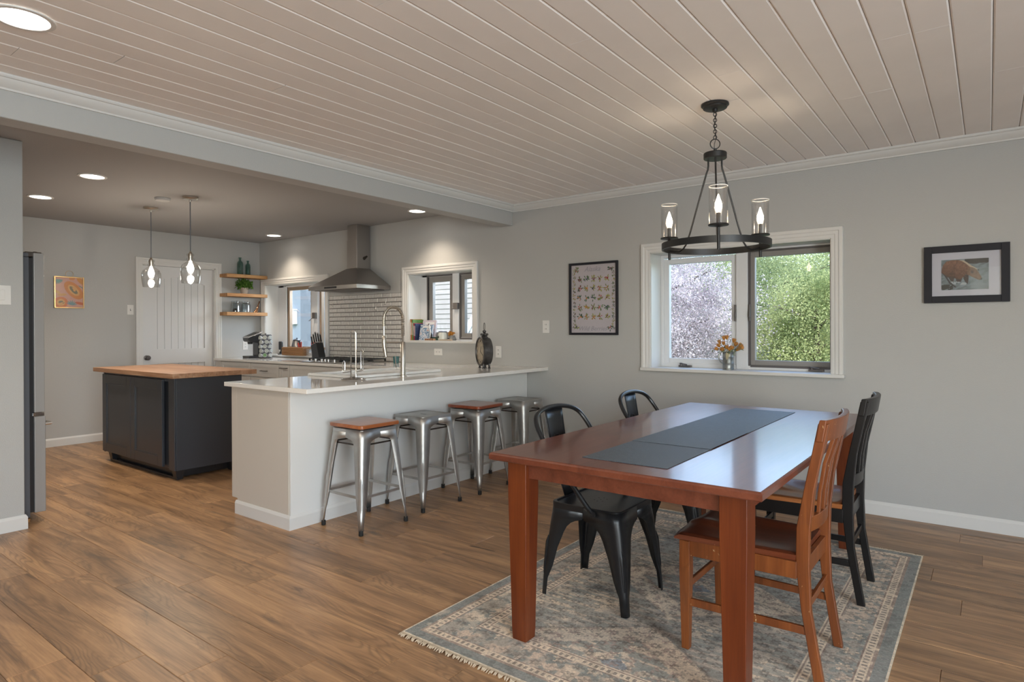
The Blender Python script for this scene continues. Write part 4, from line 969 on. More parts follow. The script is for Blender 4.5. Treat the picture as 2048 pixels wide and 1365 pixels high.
# recessed ceiling lights
def warm(k=1.0): return (1, .80, .58)
can_glow = mat('lit_lamp_disc', (.9, .9, .9), .5, emit=(1, .93, .84), estr=9)
def can(x, y, z, lb, power, r=.078, cone=118):
    e = thing('recessed_light', lb, 'ceiling light', (x, y, z), 'recessed ceiling lights')
    MB().lathe([(r+.022, -.001), (r+.021, -.006), (r+.004, -.007), (r+.001, -.002)], 32, (x, y, z), cap=False).build('trim_ring', M['white'], e)
    MB().lathe([(r+.002, -.0035), (.001, -.0030)], 32, (x, y, z), cap=False).build('lens', can_glow, e)
    l = lamp('can_lamp', 'SPOT', (x, y, z-.03), power, (1, .84, .66), (0, 0, -1), spot_size=R(cone), spot_blend=.75, shadow_soft_size=.07)
    l.parent = e; l.matrix_parent_inverse = Matrix.Translation(-Vector((x, y, z)))
    return e
can(-5.628, 1.952, ZK, 'lit recessed light nearest the partition wall', 62)
can(-6.857, 1.962, ZK, 'lit recessed light left of the pendant lamps', 62)
can(-7.337, 4.600, ZK, 'lit recessed light above the kitchen window corner', 34)
can(-4.677, 4.560, ZK, 'lit recessed light beside the beam above the small window', 34)
can(-2.952, .790, ZD, 'large lit recessed light in the board ceiling', 60, .085, 156)
can(-2.952, -1.9, ZD, 'recessed light in the board ceiling behind the viewer', 26, .085, 156)
can(1.9, .790, ZD, 'added unseen recessed light in the board ceiling right of the viewer', 26, .085, 156)  # added lamp out of view, at a freely chosen spot
can(.6, -1.9, ZD, 'recessed light in the board ceiling at the rear right', 26, .085, 156)
tag(MB().lathe([(.066, 0), (.068, -.006), (.060, -.024), (.030, -.030), (.001, -.030)], 28, (-6.064, 2.671, ZK)).build('smoke_detector', M['wall']), 'round pale smoke detector between the pendant lamps', 'smoke detector')

# glass pendants
bulbm = mat('lit_pendant_bulb', (1, 1, 1), .5, emit=(1, .95, .88), estr=6)
def pendant():
    e = thing('pendant_lamp', '', 'pendant lamp', (0, 0, 0), 'glass pendant lamps over the island')
    MB().lathe([(.066, 0), (.066, -.014), (.058, -.024), (.010, -.028), (.008, -.045)], 28).build('canopy', M['nickel'], e)
    MB().tube([(0, 0, -.04), (0, 0, -.500)], .0045, 8).build('cord', M['greyp'], e)
    MB().lathe([(.007, -.495), (.012, -.51), (.020, -.518), (.022, -.545), (.018, -.575), (.018, -.585)], 18).build('socket', M['nickel'], e)
    MB().lathe([(.012, -.515), (.030, -.520), (.033, -.535), (.022, -.545), (.022, -.556), (.035, -.563), (.034, -.575), (.024, -.583), (.040, -.598), (.072, -.622), (.086, -.655), (.088, -.690), (.080, -.760), (.074, -.790),
                (.072, -.790), (.078, -.760), (.086, -.690), (.084, -.657), (.070, -.625)], 36, cap=False).build('glass_shade', M['pendglass'], e)
    MB().lathe([(.012, -.585), (.014, -.600), (.026, -.630), (.030, -.655), (.024, -.680), (.010, -.695), (.001, -.697)], 18).build('bulb', bulbm, e)
    return e
pn = pendant(); pn['label'] = 'clear glass pendant lamp over the left end of the island'; pn.location = (-6.620, 2.805, ZK)
dup(pn, (-5.820, 2.805, ZK), 0, 'clear glass pendant lamp over the right end of the island')
for (x, y) in ((-6.62, 2.805), (-5.82, 2.805)): lamp('pendant_glow', 'POINT', (x, y, ZK-.72), 14, (1, .88, .72), shadow_soft_size=.03)

# ================================================================== DINING
# prints: colour attribute grids
def s2l(a): a = np.asarray(a, float)/255.; return np.where(a <= .04045, a/12.92, ((a+.055)/1.055)**2.4)
def print_grid(name, img, origin, du_, dv_, parent, mt=None):
    """img (h,w,3) linear, row 0 at the top; origin = bottom left corner, du/dv full extents"""
    h, w_ = img.shape[:2]; u = np.linspace(0, 1, w_+1); v = np.linspace(0, 1, h+1)
    U, V = np.meshgrid(u, v); o0 = np.array(origin, float); co = o0+U[..., None]*np.array(du_)+V[..., None]*np.array(dv_)
    co = co.reshape(-1, 3).astype(np.float32); idx = np.arange((h+1)*(w_+1)).reshape(h+1, w_+1)
    q = np.stack([idx[:-1, :-1], idx[:-1, 1:], idx[1:, 1:], idx[1:, :-1]], -1).reshape(-1, 4).astype(np.int32); n = len(q)
    me = bpy.data.meshes.new(name); me.vertices.add(len(co)); me.vertices.foreach_set('co', co.ravel())
    me.loops.add(4*n); me.loops.foreach_set('vertex_index', q.ravel()); me.polygons.add(n); me.polygons.foreach_set('loop_start', np.arange(0, 4*n, 4, dtype=np.int32)); me.update(calc_edges=True)
    at = me.color_attributes.new('print', 'FLOAT_COLOR', 'CORNER')
    c = np.ones((n, 4, 4), np.float32); c[:, :, :3] = img[::-1].reshape(-1, 1, 3); at.data.foreach_set('color', c.ravel())
    me.materials.append(mt or M['printm'])
    o = bpy.data.objects.new(name, me); COL.objects.link(o)
    if parent: o.parent = parent; o.matrix_parent_inverse = Matrix.Translation(-WL.get(parent.name, Vector((0, 0, 0))))
    WL[o.name] = Vector((0, 0, 0)); return o
def vnoise(h, w_, cell, seed, octv=3):
    r_ = np.random.RandomState(seed); out = np.zeros((h, w_)); amp = 1; tot = 0
    for k in range(octv):
        c = max(1.5, cell/2**k); gh, gw = int(h/c)+3, int(w_/c)+3; g = r_.rand(gh, gw)
        y = np.arange(h)/c; x = np.arange(w_)/c; yi = y.astype(int); xi = x.astype(int); fy = (y-yi)[:, None]; fx = (x-xi)[None]
        fy = fy*fy*(3-2*fy); fx = fx*fx*(3-2*fx)
        a = g[yi][:, xi]; b = g[yi][:, xi+1]; c_ = g[yi+1][:, xi]; d = g[yi+1][:, xi+1]
        out += amp*((a*(1-fx)+b*fx)*(1-fy)+(c_*(1-fx)+d*fx)*fy); tot += amp; amp *= .55
    return out/tot

# rug ----------------------------------------------------------------
RX0, RX1, RY0, RY1 = -1.962, -.292, 1.815, 4.135
cell = .0065; Hn = int((RY1-RY0)/cell); Wn = int((RX1-RX0)/cell)
yy, xx = np.mgrid[0:Hn, 0:Wn]; ym = (yy+.5)*cell; xm = (xx+.5)*cell; Wd, Ld = Wn*cell, Hn*cell
cream = s2l([196, 180, 160]); teal = s2l([92, 106, 108]); grey = s2l([118, 118, 118]); dark = s2l([72, 62, 60]); rose = s2l([140, 112, 104]); blue = s2l([96, 112, 128])
n1 = vnoise(Hn, Wn, 26, 1, 4); n2 = vnoise(Hn, Wn, 5, 2, 2); n3 = vnoise(Hn, Wn, 60, 3, 2); ns = vnoise(Hn, Wn, 12, 9, 3)
nf = np.random.RandomState(4).rand(Hn, Wn)
# stretched noise for the abrash, streaks across the width
nst = np.repeat(vnoise(Hn, Wn//6+2, 2.4, 5, 2), 6, 1)[:, :Wn]
img = np.ones((Hn, Wn, 3))*cream
e = np.minimum(np.minimum(xm, Wd-xm), np.minimum(ym, Ld-ym))
endd = np.minimum(ym, Ld-ym); sided = np.minimum(xm, Wd-xm)
def put(mask, col, strength=1.0, thr=None, nz=None):
    global img
    a = mask.astype(float)*strength
    if thr is not None: a = a*np.clip(((nz if nz is not None else n1)-thr)*9+.5, 0, 1)
    img = img*(1-a[..., None])+np.array(col)*a[..., None]
# field: concentric lozenge medallions
u = (xm-Wd/2)/(Wd/2-.27); v_ = (ym-Ld/2)
per = .86; tri = np.abs(((v_/per+.5) % 1)-.5)*2          # 0 at medallion centres
dia = np.abs(u)+tri*1.0
fld = e > .27
put(fld, grey, .55, .42); put(fld, teal, .62, .46, nst)
med = fld & (dia < .86); put(med, cream, .85, .34, n1)
put(fld & (np.abs(dia-.86) < .030), dark, .38, .40, n2)
put(fld & (np.abs(dia-.80) < .012), cream, .9)
put(fld & (dia < .52), teal, .75, .36, nst); put(fld & (np.abs(dia-.52) < .022), dark, .32, .40, n2)
put(fld & (dia < .26), cream, .85, .35, n2); put(fld & (dia < .11), blue, .85)
# little florets scattered in a lattice
def florets(mask, sx, sy, r0, col, st=.85, ox=0, oy=0, stagger=True):
    gy = np.floor((ym+oy)/sy); gx = (xm+ox)/sx+(.5*(gy % 2) if stagger else 0)
    dx = (gx-np.floor(gx)-.5)*sx; dy = ((ym+oy)/sy-gy-.5)*sy; r = np.hypot(dx, dy); th = np.arctan2(dy, dx)
    put(mask & (r < r0*(1+.35*np.cos(6*th))) & (r > r0*.42), col, st, .36, n2)
florets(fld, .062, .052, .019, dark, .62); florets(med, .085, .075, .022, rose, .62, .02, .03)
# borders
b1 = (e <= .27) & (e > .055)
put(b1, cream, 1); put(b1 & (e > .10) & (e < .225), rose, .30, .40, n1); put(b1 & (e > .10) & (e < .225), teal, .55, .48, ns)
florets(b1 & (e > .105) & (e < .22), .145, .145, .052, teal, .75, stagger=False); florets(b1 & (e > .105) & (e < .22), .145, .145, .025, cream, .9, stagger=False)
florets(b1 & (e > .105) & (e < .22), .0725, .0725, .022, dark, .5, .03, .03, stagger=False)
for q0, q1 in ((.228, .258), (.068, .098)):
    s_ = b1 & (e > q0) & (e < q1); along = np.where(endd < sided, xm, ym)
    put(s_, cream, 1); put(s_ & ((along % .026) < .013) & (e > q0+.006) & (e < q1-.006), dark, .75, .30, n2)
for q0 in (.058, .102, .225, .262): put((np.abs(e-q0) < .0045), rose*.6, .8, .30, n2)
put((e <= .055) & (e > .006), teal*.9, .95, .20, n1); put((e <= .055) & (e > .006), grey, .4, .55, nst)
put(e <= .006, s2l([200, 188, 168]), 1)
img = img*.72+np.array(s2l([168, 160, 150]))*.28; img *= (1.46+.34*n3)[..., None]; img *= (.86+.28*nf)[..., None]; img = img*(1-.18*(n2 > .62)[..., None])
# cooler, greyer towards the worn middle strip
rg = thing('area_rug', 'faded teal, grey and cream oriental rug with short fringe under the dining table', 'rug', ((RX0+RX1)/2, (RY0+RY1)/2, 0))
rm, nt, bs2, _o = newmat('woven_rug'); at = nt.nodes.new('ShaderNodeAttribute'); at.attribute_name = 'print'
fn = noise(nt, coords(nt), 420, 2, .7); hv = nt.nodes.new('ShaderNodeHueSaturation'); nt.links.new(at.outputs['Color'], hv.inputs['Color'])
nt.links.new(math_(nt, 'ADD', math_(nt, 'MULTIPLY', fn, 1.1), .42), hv.inputs['Value']); nt.links.new(hv.outputs[0], bs2.inputs['Base Color']); setin(bs2, Roughness=.95)
bs2.inputs['Specular IOR Level'].default_value = .1; bump(nt, bs2, fn, .5, .003)
print_grid('pile', img, (RX0, RY0, .0072), (RX1-RX0, 0, 0), (0, RY1-RY0, 0), rg, rm)
MB().box(RX0, RY0, .0004, RX1, RY1, .0070).build('backing', mat('rug_binding', tuple(s2l([190, 178, 158])), .9), rg, smooth=0)
# fringe on the two short ends
fq = MB(); rs_ = random.Random(3)
for (yb, sg) in ((RY0, -1), (RY1, 1)):
    x = RX0+.004
    while x < RX1-.004:
        L = rs_.uniform(.016, .030); dx = rs_.uniform(-.006, .006); w_ = rs_.uniform(.0025, .004)
        fq.add([(x-w_, yb, .006), (x+w_, yb, .006), (x+w_+dx, yb+sg*L*.6, .0075), (x-w_+dx, yb+sg*L*.6, .0075), (x+dx*1.6+w_*.5, yb+sg*L, .0014), (x+dx*1.6-w_*.5, yb+sg*L, .0014)], [(0, 1, 2, 3), (3, 2, 4, 5)])
        x += rs_.uniform(.0045, .0065)
tag(fq.build('fringe', mat('cream_fringe', tuple(s2l([206, 190, 166])), .9), rg, smooth=0), kind='stuff')

# table ---------------------------------------------------------------
TX0, TX1, TY0, TY1, TZ = -1.622, -.549, 1.978, 4.125, .772
tbk = thing('dining_table', 'large dark cherry wood dining table with a grey runner on it', 'table', ((TX0+TX1)/2, (TY0+TY1)/2, .008))
b = .008
MB().loft([[(TX0+i, TY0+i, z), (TX1-i, TY0+i, z), (TX1-i, TY1-i, z), (TX0+i, TY1-i, z)] for i, z in ((.004, TZ-.030), (0, TZ-.026), (0, TZ-b), (b*.35, TZ-b*.3), (b, TZ))]).build('tabletop', M['cherry'], tbk, smooth=0)
def tleg(cx, cy, name='leg'):
    def sq(h, z): return [(cx-h, cy-h, z), (cx+h, cy-h, z), (cx+h, cy+h, z), (cx-h, cy+h, z)]
    o = MB().loft([sq(.033, .0078), sq(.035, .05), sq(.045, .60), sq(.045, TZ-.030)]).build(name, M['cherryz'], tbk, bev=.003); return o
lx0, lx1, ly0, ly1 = -1.520, -.655, 2.075, 4.03
for (a, b_) in ((lx0, ly0), (lx1, ly0), (lx0, ly1), (lx1, ly1)): tleg(a, b_)
for (a, b_, c, d) in ((lx0+.045, ly0-.025, lx1-.045, ly0-.003), (lx0+.045, ly1+.003, lx1-.045, ly1+.025), (lx0-.025, ly0+.045, lx0-.003, ly1-.045), (lx1+.003, ly0+.045, lx1+.025, ly1-.045)):
    B(a, b_, .672, c, d, TZ-.0302).build('apron', M['cherry'], tbk, bev=.001)
# runner of three woven mats
rmt, nt, bs2, _o = newmat('woven_blue_grey_mat'); wv = nt.nodes.new('ShaderNodeTexWave'); wv.wave_type = 'BANDS'; wv.bands_direction = 'DIAGONAL'
nt.links.new(coords(nt, (1, 1, 1)), wv.inputs['Vector']); wv.inputs['Scale'].default_value = 90; wv.inputs['Distortion'].default_value = 3
nz = noise(nt, coords(nt, (30, 260, 30)), 2, 3, .6)
nt.links.new(ramp(nt, math_(nt, 'ADD', math_(nt, 'MULTIPLY', wv.outputs['Fac'], .35), math_(nt, 'MULTIPLY', nz, .65)), [(.35, (.030, .040, .052)), (.62, (.12, .145, .17))]), bs2.inputs['Base Color']); setin(bs2, Roughness=.55); bump(nt, bs2, wv.outputs['Fac'], .3, .002)
for i, (ya, yb, z_, lb) in enumerate(((2.112, 2.565, .0, 'woven blue-grey placemat at the near end of the runner'), (2.545, 3.050, .0022, 'middle woven blue-grey placemat of the runner'), (3.030, 3.965, .0, 'far and longest woven blue-grey mat of the runner'))):
    o = MB().box(-1.262+.010*i*0, ya, TZ+.0004+z_, -.912, yb, TZ+.0026+z_)
    if i == 1: pass
    tag(o.build('placemat', rmt, bev=.0006), lb, 'placemat', 'woven mats laid end to end as a runner')

# Tolix style legs ------------------------------------------------------
def cornersec(sx, sy, hx, hy, w_, r, z, nA=6):
    """L-shaped sheet section around the corner (sx*hx, sy*hy)"""
    cx, cy = sx*hx, sy*hy; w_ = max(w_, r+.001)
    pts = [(cx-sx*w_, cy, z)]
    for i in range(nA+1):
        a = PI/2*i/nA
        pts.append((cx-sx*r+sx*r*math.sin(a), cy-sy*r+sy*r*math.cos(a), z))
    pts.append((cx, cy-sy*w_, z)); return pts
def sheet_leg(sx, sy, prof):  # one open sheet
    mb = MB(); secs = [cornersec(sx, sy, hx, hy, w_, r, z) for (z, hx, hy, w_, r) in prof]
    mb.loft(secs, cap=False, closed=False); return mb
def groove(sx, sy, prof, z0, z1, r=.010):
    pts = []; rr_ = []
    for i in range(7):
        z = z0+(z1-z0)*i/6
        for (a, b_) in zip(prof[:-1], prof[1:]):
            if a[0] >= z >= b_[0]:
                t = (a[0]-z)/(a[0]-b_[0]+1e-9); hx = a[1]+(b_[1]-a[1])*t; hy = a[2]+(b_[2]-a[2])*t; rr2 = a[4]+(b_[4]-a[4])*t; break
        k = (1-.7071)*rr2+.0005
        pts.append((sx*(hx-k), sy*(hy-k), z)); rr_.append(r*(.35 if i in (0, 6) else 1)*(.6+.4*(z-z0)/(z1-z0)))
    return MB().tube(pts, rr_, 8)
def hole_seat(half, z, r, mat_, parent, t=.012, name='seat', rim=.006, slot=None):
    """square seat with rounded corners, raised rim"""
    mb = MB()
    def rs(h, zz, rad):
        p = []
        for k, (sx, sy) in enumerate(((1, 1), (-1, 1), (-1, -1), (1, -1))):
            for i in range(7):
                a = PI/2*k+PI/2*i/6; p.append((sx*(h[0]-rad)+rad*math.cos(a), sy*(h[1]-rad)+rad*math.sin(a), zz))
        return p
    hx, hy = half
    secs = [rs((hx, hy), z-t, r), rs((hx, hy), z-.003, r), rs((hx-.003, hy-.003), z, r-.002), rs((hx-.014, hy-.014), z, r-.008), rs((hx-.019, hy-.019), z-rim, r-.010), rs((hx-.06, hy-.06), z-rim*1.1, .02), rs((.02, .02), z-rim*1.1, .015)]
    mb.loft(secs); return mb.build(name, mat_, parent)
def make_stool(wood_mat, label):
    e = thing('bar_stool', label, 'stool', (0, 0, 0), 'metal bar stools along the peninsula')
    H = .655 if wood_mat is None else .640
    prof = [(H-.004, .150, .150, .149, .030), (H-.055, .155, .155, .154, .028), (H-.066, .156, .156, .100, .027), (H-.078, .157, .157, .076, .027), (H-.10, .159, .159, .070, .026), (.40, .172, .172, .060, .024), (.22, .184, .184, .046, .020), (.13, .190, .190, .033, .017), (.10, .192, .192, .026, .014), (.028, .196, .196, .021, .012)]
    for sx in (-1, 1):
        for sy in (-1, 1):
            lg = sheet_leg(sx, sy, prof).build('leg', M['gun'], e, solid=.0025, smooth=22)
            groove(sx, sy, prof, .125, .345, .0095).build('rib', M['gun'], lg)
            MB().lathe([(.013, 0), (.015, .004), (.014, .030)], 10, (sx*.187, sy*.187, 0)).build('foot_cap', M['rubber'], lg)
    s = hole_seat((.152, .152), H, .030, M['gun'], e, t=.022, rim=.004)
    if wood_mat is None:
        MB().box(-.026, -.007, H-.0035, .026, .007, H-.0030).build('hand_slot', M['black'], s)
    else:
        h = .166; r = .030; ring = lambda hh, z: [(sx*(hh-r)+r*math.cos(PI/2*k+PI/2*i/6), sy*(hh-r)+r*math.sin(PI/2*k+PI/2*i/6), z) for k, (sx, sy) in enumerate(((1, 1), (-1, 1), (-1, -1), (1, -1))) for i in range(7)]
        MB().loft([ring(h-.003, H+.008), ring(h, H+.011), ring(h, H+.028), ring(h-.004, H+.032)]).build('wooden_seat', wood_mat, e, bev=.001)
        MB().loft([ring(.13, H-.002), ring(.13, H+.009)]).build('seat_spacer', M['black'], e)
    z = .225; h = .176
    for (a, b_) in (((-h, -h), (h, -h)), ((h, -h), (h, h)), ((h, h), (-h, h)), ((-h, h), (-h, -h))):
        MB().bar((a[0], a[1], z), (b_[0], b_[1], z), .006, .016).build('footrest', M['gun'], e)
    z = H-.095; h = .146
    for (a, b_) in (((-h, -h), (h, -h)), ((h, -h), (h, h)), ((h, h), (-h, h)), ((-h, h), (-h, -h))):
        MB().bar((a[0], a[1], z), (b_[0], b_[1], z), .004, .010).build('brace', M['gund'], e)
    return e
st1 = make_stool(M['stoolwood'], 'bar stool with an orange-brown wooden seat nearest the peninsula end'); st1.location = (-3.272, 2.704, 0)
st3 = make_stool(M['stoolwoodd'], 'bar stool with a darker red-brown wooden seat between two all-metal stools'); st3.location = (-3.312, 3.872, 0); st3.rotation_euler = (0, 0, R(2))
st2 = make_stool(None, 'all-metal backless bar stool between the two wooden-seated stools'); st2.location = (-3.312, 3.283, 0); st2.rotation_euler = (0, 0, R(-1))
dup(st2, (-3.315, 4.478, 0), R(1), 'all-metal backless bar stool closest to the window wall')

def make_metal_chair():
    e = thing('metal_chair', '', 'chair', (0, 0, 0), 'black metal cafe chairs on the left side of the table')
    H = .450; hx, hy = .178, .182     # facing +x
    # apron arch: width shrinks smoothly from the half side to the leg
    prof = [(H-.006, hx, hy, .178, .034), (H-.050, hx+.004, hy+.002, .180, .034), (H-.062, hx+.006, hy+.003, .176, .033), (H-.072, hx+.008, hy+.003, .145, .033), (H-.085, hx+.010, hy+.003, .122, .032), (H-.105, hx+.013, hy+.004, .104, .031), (H-.135, hx+.016, hy+.005, .090, .030),
            (.24, hx+.027, hy+.009, .070, .026), (.15, hx+.035, hy+.011, .052, .022), (.10, hx+.040, hy+.013, .036, .017), (.085, hx+.041, hy+.013, .030, .014), (.004, hx+.047, hy+.014, .026, .012)]
    for sx in (-1, 1):
        for sy in (-1, 1):
            lg = sheet_leg(sx, sy, prof).build('leg', M['blackmetal'], e, solid=.003)
            groove(sx, sy, prof, .10, .285, .011).build('rib', M['blackmetal'], lg)
    s = hole_seat((hx+.002, hy+.002), H, .036, M['blackmetal'], e, t=.030, rim=.007)
    hs = MB()
    for (a, b_) in ((0, 0), (.022, .022), (-.022, .022), (.022, -.022), (-.022, -.022), (.0, .034), (.0, -.034)): hs.lathe([(.0042, 0), (.0042, .0006)], 8, (a-.01, b_, H-.0082))
    hs.build('seat_holes', M['rubber'], s)
    # hoop: from the side of the seat, sweeping back and up, across the top
    pts = []
    side = [(.060, .187, .425), (.030, .192, .452), (-.040, .205, .545), (-.115, .216, .640), (-.180, .222, .725), (-.222, .218, .785), (-.250, .198, .828), (-.268, .155, .853), (-.280, .080, .868), (-.284, 0, .872)]
    raw = [Vector((a, -b_, c)) for a, b_, c in side]+[Vector((a, b_, c)) for a, b_, c in reversed(side[:-1])]
    for i in range(len(raw)-1):
        p0 = raw[max(i-1, 0)]; p1 = raw[i]; p2 = raw[i+1]; p3 = raw[min(i+2, len(raw)-1)]
        for k in range(4):
            t = k/4; pts.append(.5*((2*p1)+(p2-p0)*t+(2*p0-5*p1+4*p2-p3)*t*t+(3*p1-p0-3*p2+p3)*t**3))
    pts.append(raw[-1])
    bk_ = MB().tube(pts, .0115, 10).build('back_hoop', M['blackmetal'], e)
    for sy in (-1, 1): MB().lathe([(.012, 0), (.014, .003), (.012, .007), (.001, .009)], 12, ax='y').xf(Matrix.Translation((.058, sy*.190, .428)) @ Matrix.Rotation(0 if sy > 0 else PI, 4, 'Z')).build('bolt', M['blackmetal'], bk_)
    # splat
    sec = []
    for i in range(9):
        t = i/8; z = .440+.425*t; x = -.172-.108*t-.012*math.sin(PI*t); w_ = .060+.018*t
        sec.append([(x-.010*(1-(2*j/8-1)**2), w_*(2*j/8-1), z) for j in range(9)])
    sp2 = MB().loft(sec, cap=False, closed=False).build('splat', M['blackmetal'], e, solid=.003)
    def fp(t, v): return Vector((-.172-.108*t-.012*math.sin(PI*t)-.010*(1-v*v)+.002, v*(.060+.018*t), .440+.425*t))
    pth = [fp(.22+.04*i, -.46) for i in range(11)]+[fp(.62+.07*math.sin(PI*i/8), -.46*math.cos(PI*i/8)) for i in range(1, 8)]+[fp(.62-.04*i, .46) for i in range(11)]
    MB().tube(pth, .0035, 6).build('embossing', M['blackmetal'], sp2)
    for (a, b_) in (((-.15, -.15), (.15, .15)), ((-.15, .15), (.15, -.15))):
        MB().bar((a[0], a[1], H-.075+(.004 if b_[1] > 0 else 0)), (b_[0], b_[1], H-.075+(.004 if b_[1] > 0 else 0)), .016, .003).build('cross_brace', M['blackmetal'], e)
    return e
mc = make_metal_chair(); mc['label'] = 'black metal cafe chair at the near left side of the table'
mc.location = (-1.480, 2.665, .008)
dup(mc, (-1.500, 3.565, .008), R(2), 'black metal cafe chair at the far left side of the table')

def make_wood_chair(fm, sm, sidem, label):
    """slat back chair facing -x; origin between the legs on the floor"""
    e = thing('slat_back_chair', label, 'chair', (0, 0, 0), 'wooden slat-back chairs on the right side of the table')
    # rear legs + back posts (one piece, bowed)
    def post(sy):
        ctr = [(.235, .000, .172), (.215, .12, .175), (.193, .26, .178), (.182, .42, .180), (.185, .55, .182), (.205, .69, .186), (.236, .84, .190), (.254, .932, .192)]
        mb = MB(); secs = []
        for (x, z, y) in ctr:
            hxw = .017+(.006 if .3 < z < .65 else 0); hyw = .0125
            secs.append([(x-hxw, sy*y-hyw, z), (x+hxw, sy*y-hyw, z), (x+hxw, sy*y+hyw, z), (x-hxw, sy*y+hyw, z)])
        return mb.loft(secs)
    for sy in (-1, 1): post(sy).build('leg', fm, e, bev=.004)
    for sy in (-1, 1):
        a = .195
        MB().loft([[(-.245-h, sy*a-h, z), (-.245+h, sy*a-h, z), (-.245+h, sy*a+h, z), (-.245-h, sy*a+h, z)] for h, z in ((.015, 0), (.021, .30), (.021, .430))]).build('leg', fm, e, bev=.003)
    # seat: saddle surface
    nx, ny = 22, 22; top = []; secs = []
    for i in range(nx+1):
        u_ = i/nx; x = -.285+.455*u_; hw = .222-.030*u_; row_ = []
        for j in range(ny+1):
            v = 2*j/ny-1
            dish = -.016*max(0, 1-((u_-.62)/.42)**2)*max(0, 1-(v/.9)**2)+.007*math.exp(-(v/.16)**2)*math.exp(-((u_-.05)/.32)**2)
            row_.append((x-(.012*(1-v*v) if i == 0 else 0), hw*v, .456+dish-(.012 if (i == 0) else 0)-.004*(abs(v) > .97)))
        secs.append(row_+[(p[0], p[1]*.985, .432) for p in reversed(row_)])
    so = MB().loft(secs).build('seat', sm, e, smooth=50)
    # aprons
    for sy in (-1, 1): B(-.228, sy*.195-.009, .370, .165, sy*.190+.009, .4315).build('seat_rail', sidem, e, bev=.002)
    B(-.256, -.176, .370, -.238, .176, .4315).build('seat_rail', sidem, e, bev=.002); B(.172, -.168, .370, .190, .168, .4315).build('seat_rail', sidem, e, bev=.002)
    # stretchers: two low side ones, one pair higher across
    for sy in (-1, 1): MB().bar((-.235, sy*.192, .185), (.198, sy*.178, .185), .014, .030).build('stretcher', sidem, e, bev=.003)
    MB().bar((-.236, -.182, .255), (-.236, .182, .255), .014, .028).build('stretcher', sidem, e, bev=.003)
    MB().bar((.190, -.168, .265), (.190, .168, .265), .014, .028).build('stretcher', sidem, e, bev=.003)
    # curved rails
    def rail(zc, h, xb, bow, t, half=.192, tilt=.17, over=0.0):
        secs = []
        for i in range(17):
            v = 2*i/16-1; x = xb+bow*(1-v*v)-.012*0; y = (half+over)*v
            secs.append([(x-t/2-tilt*h/2, y, zc-h/2), (x+t/2-tilt*h/2, y, zc-h/2), (x+t/2+tilt*h/2, y, zc+h/2), (x-t/2+tilt*h/2, y, zc+h/2)])
        return MB().loft(secs)
    rail(.905, .078, .246, .030, .024, .198, .17, .008).build('top_rail', fm, e, bev=.004)
    rail(.558, .055, .186, .024, .020, .172, .05).build('back_rail', fm, e, bev=.003)
    for k in range(5):
        v = (k-2)/2.75; y = .186*v
        xb0 = .188+.024*(1-v*v); xb1 = .238+.030*(1-v*v)
        p = [(xb0, y*.93, .575), (xb0+.006, y*.95, .66), (xb0+.024, y*.98, .77), (xb1, y, .875)]
        secs = [[(x-.006, y_-.010, z), (x+.006, y_-.010, z), (x+.006, y_+.010, z), (x-.006, y_+.010, z)] for x, y_, z in p]
        MB().loft(secs).build('slat', fm, e, bev=.002)
    return e
c1 = make_wood_chair(M['oakz'], M['oakx'], M['oakz'], 'worn reddish brown wooden slat-back chair at the near right of the table')
c1.location = (-.712, 2.592, .008)
c2 = make_wood_chair(M['blackwood'], M['oakx2'], M['blackwood'], 'black painted slat-back chair with an orange-brown seat at the far right of the table')
c2.location = (-.702, 3.400, .008); c2.rotation_euler = (0, 0, R(1.0))

# chandelier --------------------------------------------------------------
CX, CYc = -1.168, 3.347
ch = thing('chandelier', 'black ring chandelier with three clear glass candle shades hanging over the table', 'chandelier', (CX, CYc, ZD))
MB().lathe([(.071, 0), (.072, -.008), (.066, -.013), (.062, -.014), (.062, -.022), (.058, -.025), (.014, -.027), (.013, -.040), (.006, -.046)], 36, (CX, CYc, ZD)).build('canopy', M['iron'], ch)
# chain
z = ZD-.048; lk = []
z_end = 2.290; nl_ = 9; stp = (z-z_end)/nl_
for i in range(nl_):
    zc = z-stp*(i+.5); a0 = (PI/2)*(i % 2)+.3; hh = stp*.66; ww = .0085; pts = []
    for k in range(16):
        t = 2*PI*k/16; ux = ww*math.cos(t); uz = hh*math.sin(t)
        pts.append((CX+ux*math.cos(a0), CYc+ux*math.sin(a0), zc+uz))
    MB().tube(pts, .0021, 6, closed=True).build('chain_link', M['iron'], ch)
MB().tube([(CX+.004*math.sin(i*1.3), CYc+.004*math.cos(i*1.1), ZD-.04-i*.022) for i in range(12)], .0016, 5).build('wire', M['black'], ch)
MB().tube([(CX+rt.x*.026*math.cos(2*PI*i/24), CYc+rt.y*.026*math.cos(2*PI*i/24), 2.262+.026*math.sin(2*PI*i/24)) for i in range(24)], .0028, 6, closed=True).build('loop', M['iron'], ch)
MB().lathe([(.004, 2.238), (.009, 2.232), (.007, 2.224), (.012, 2.216), (.057, 2.214), (.060, 2.210), (.060, 2.184), (.057, 2.181), (.001, 2.180)], 32, (CX, CYc, 0)).build('hub', M['iron'], ch)
RG = .277; zr0, zr1 = 1.699, 1.734
MB().loft([[(CX+r_*math.cos(2*PI*i/72), CYc+r_*math.sin(2*PI*i/72), z_) for i in range(72)] for r_, z_ in ((RG-.004, zr0), (RG+.004, zr0), (RG+.004, zr1), (RG-.004, zr1), (RG-.004, zr0))], cap=False).build('ring', M['iron'], ch)
hub_dir = math.atan2(-CYc, -CX)   # towards the viewer
candle = mat('lit_candle_bulb', (1, .9, .8), .4, emit=(1, .80, .56), estr=24)
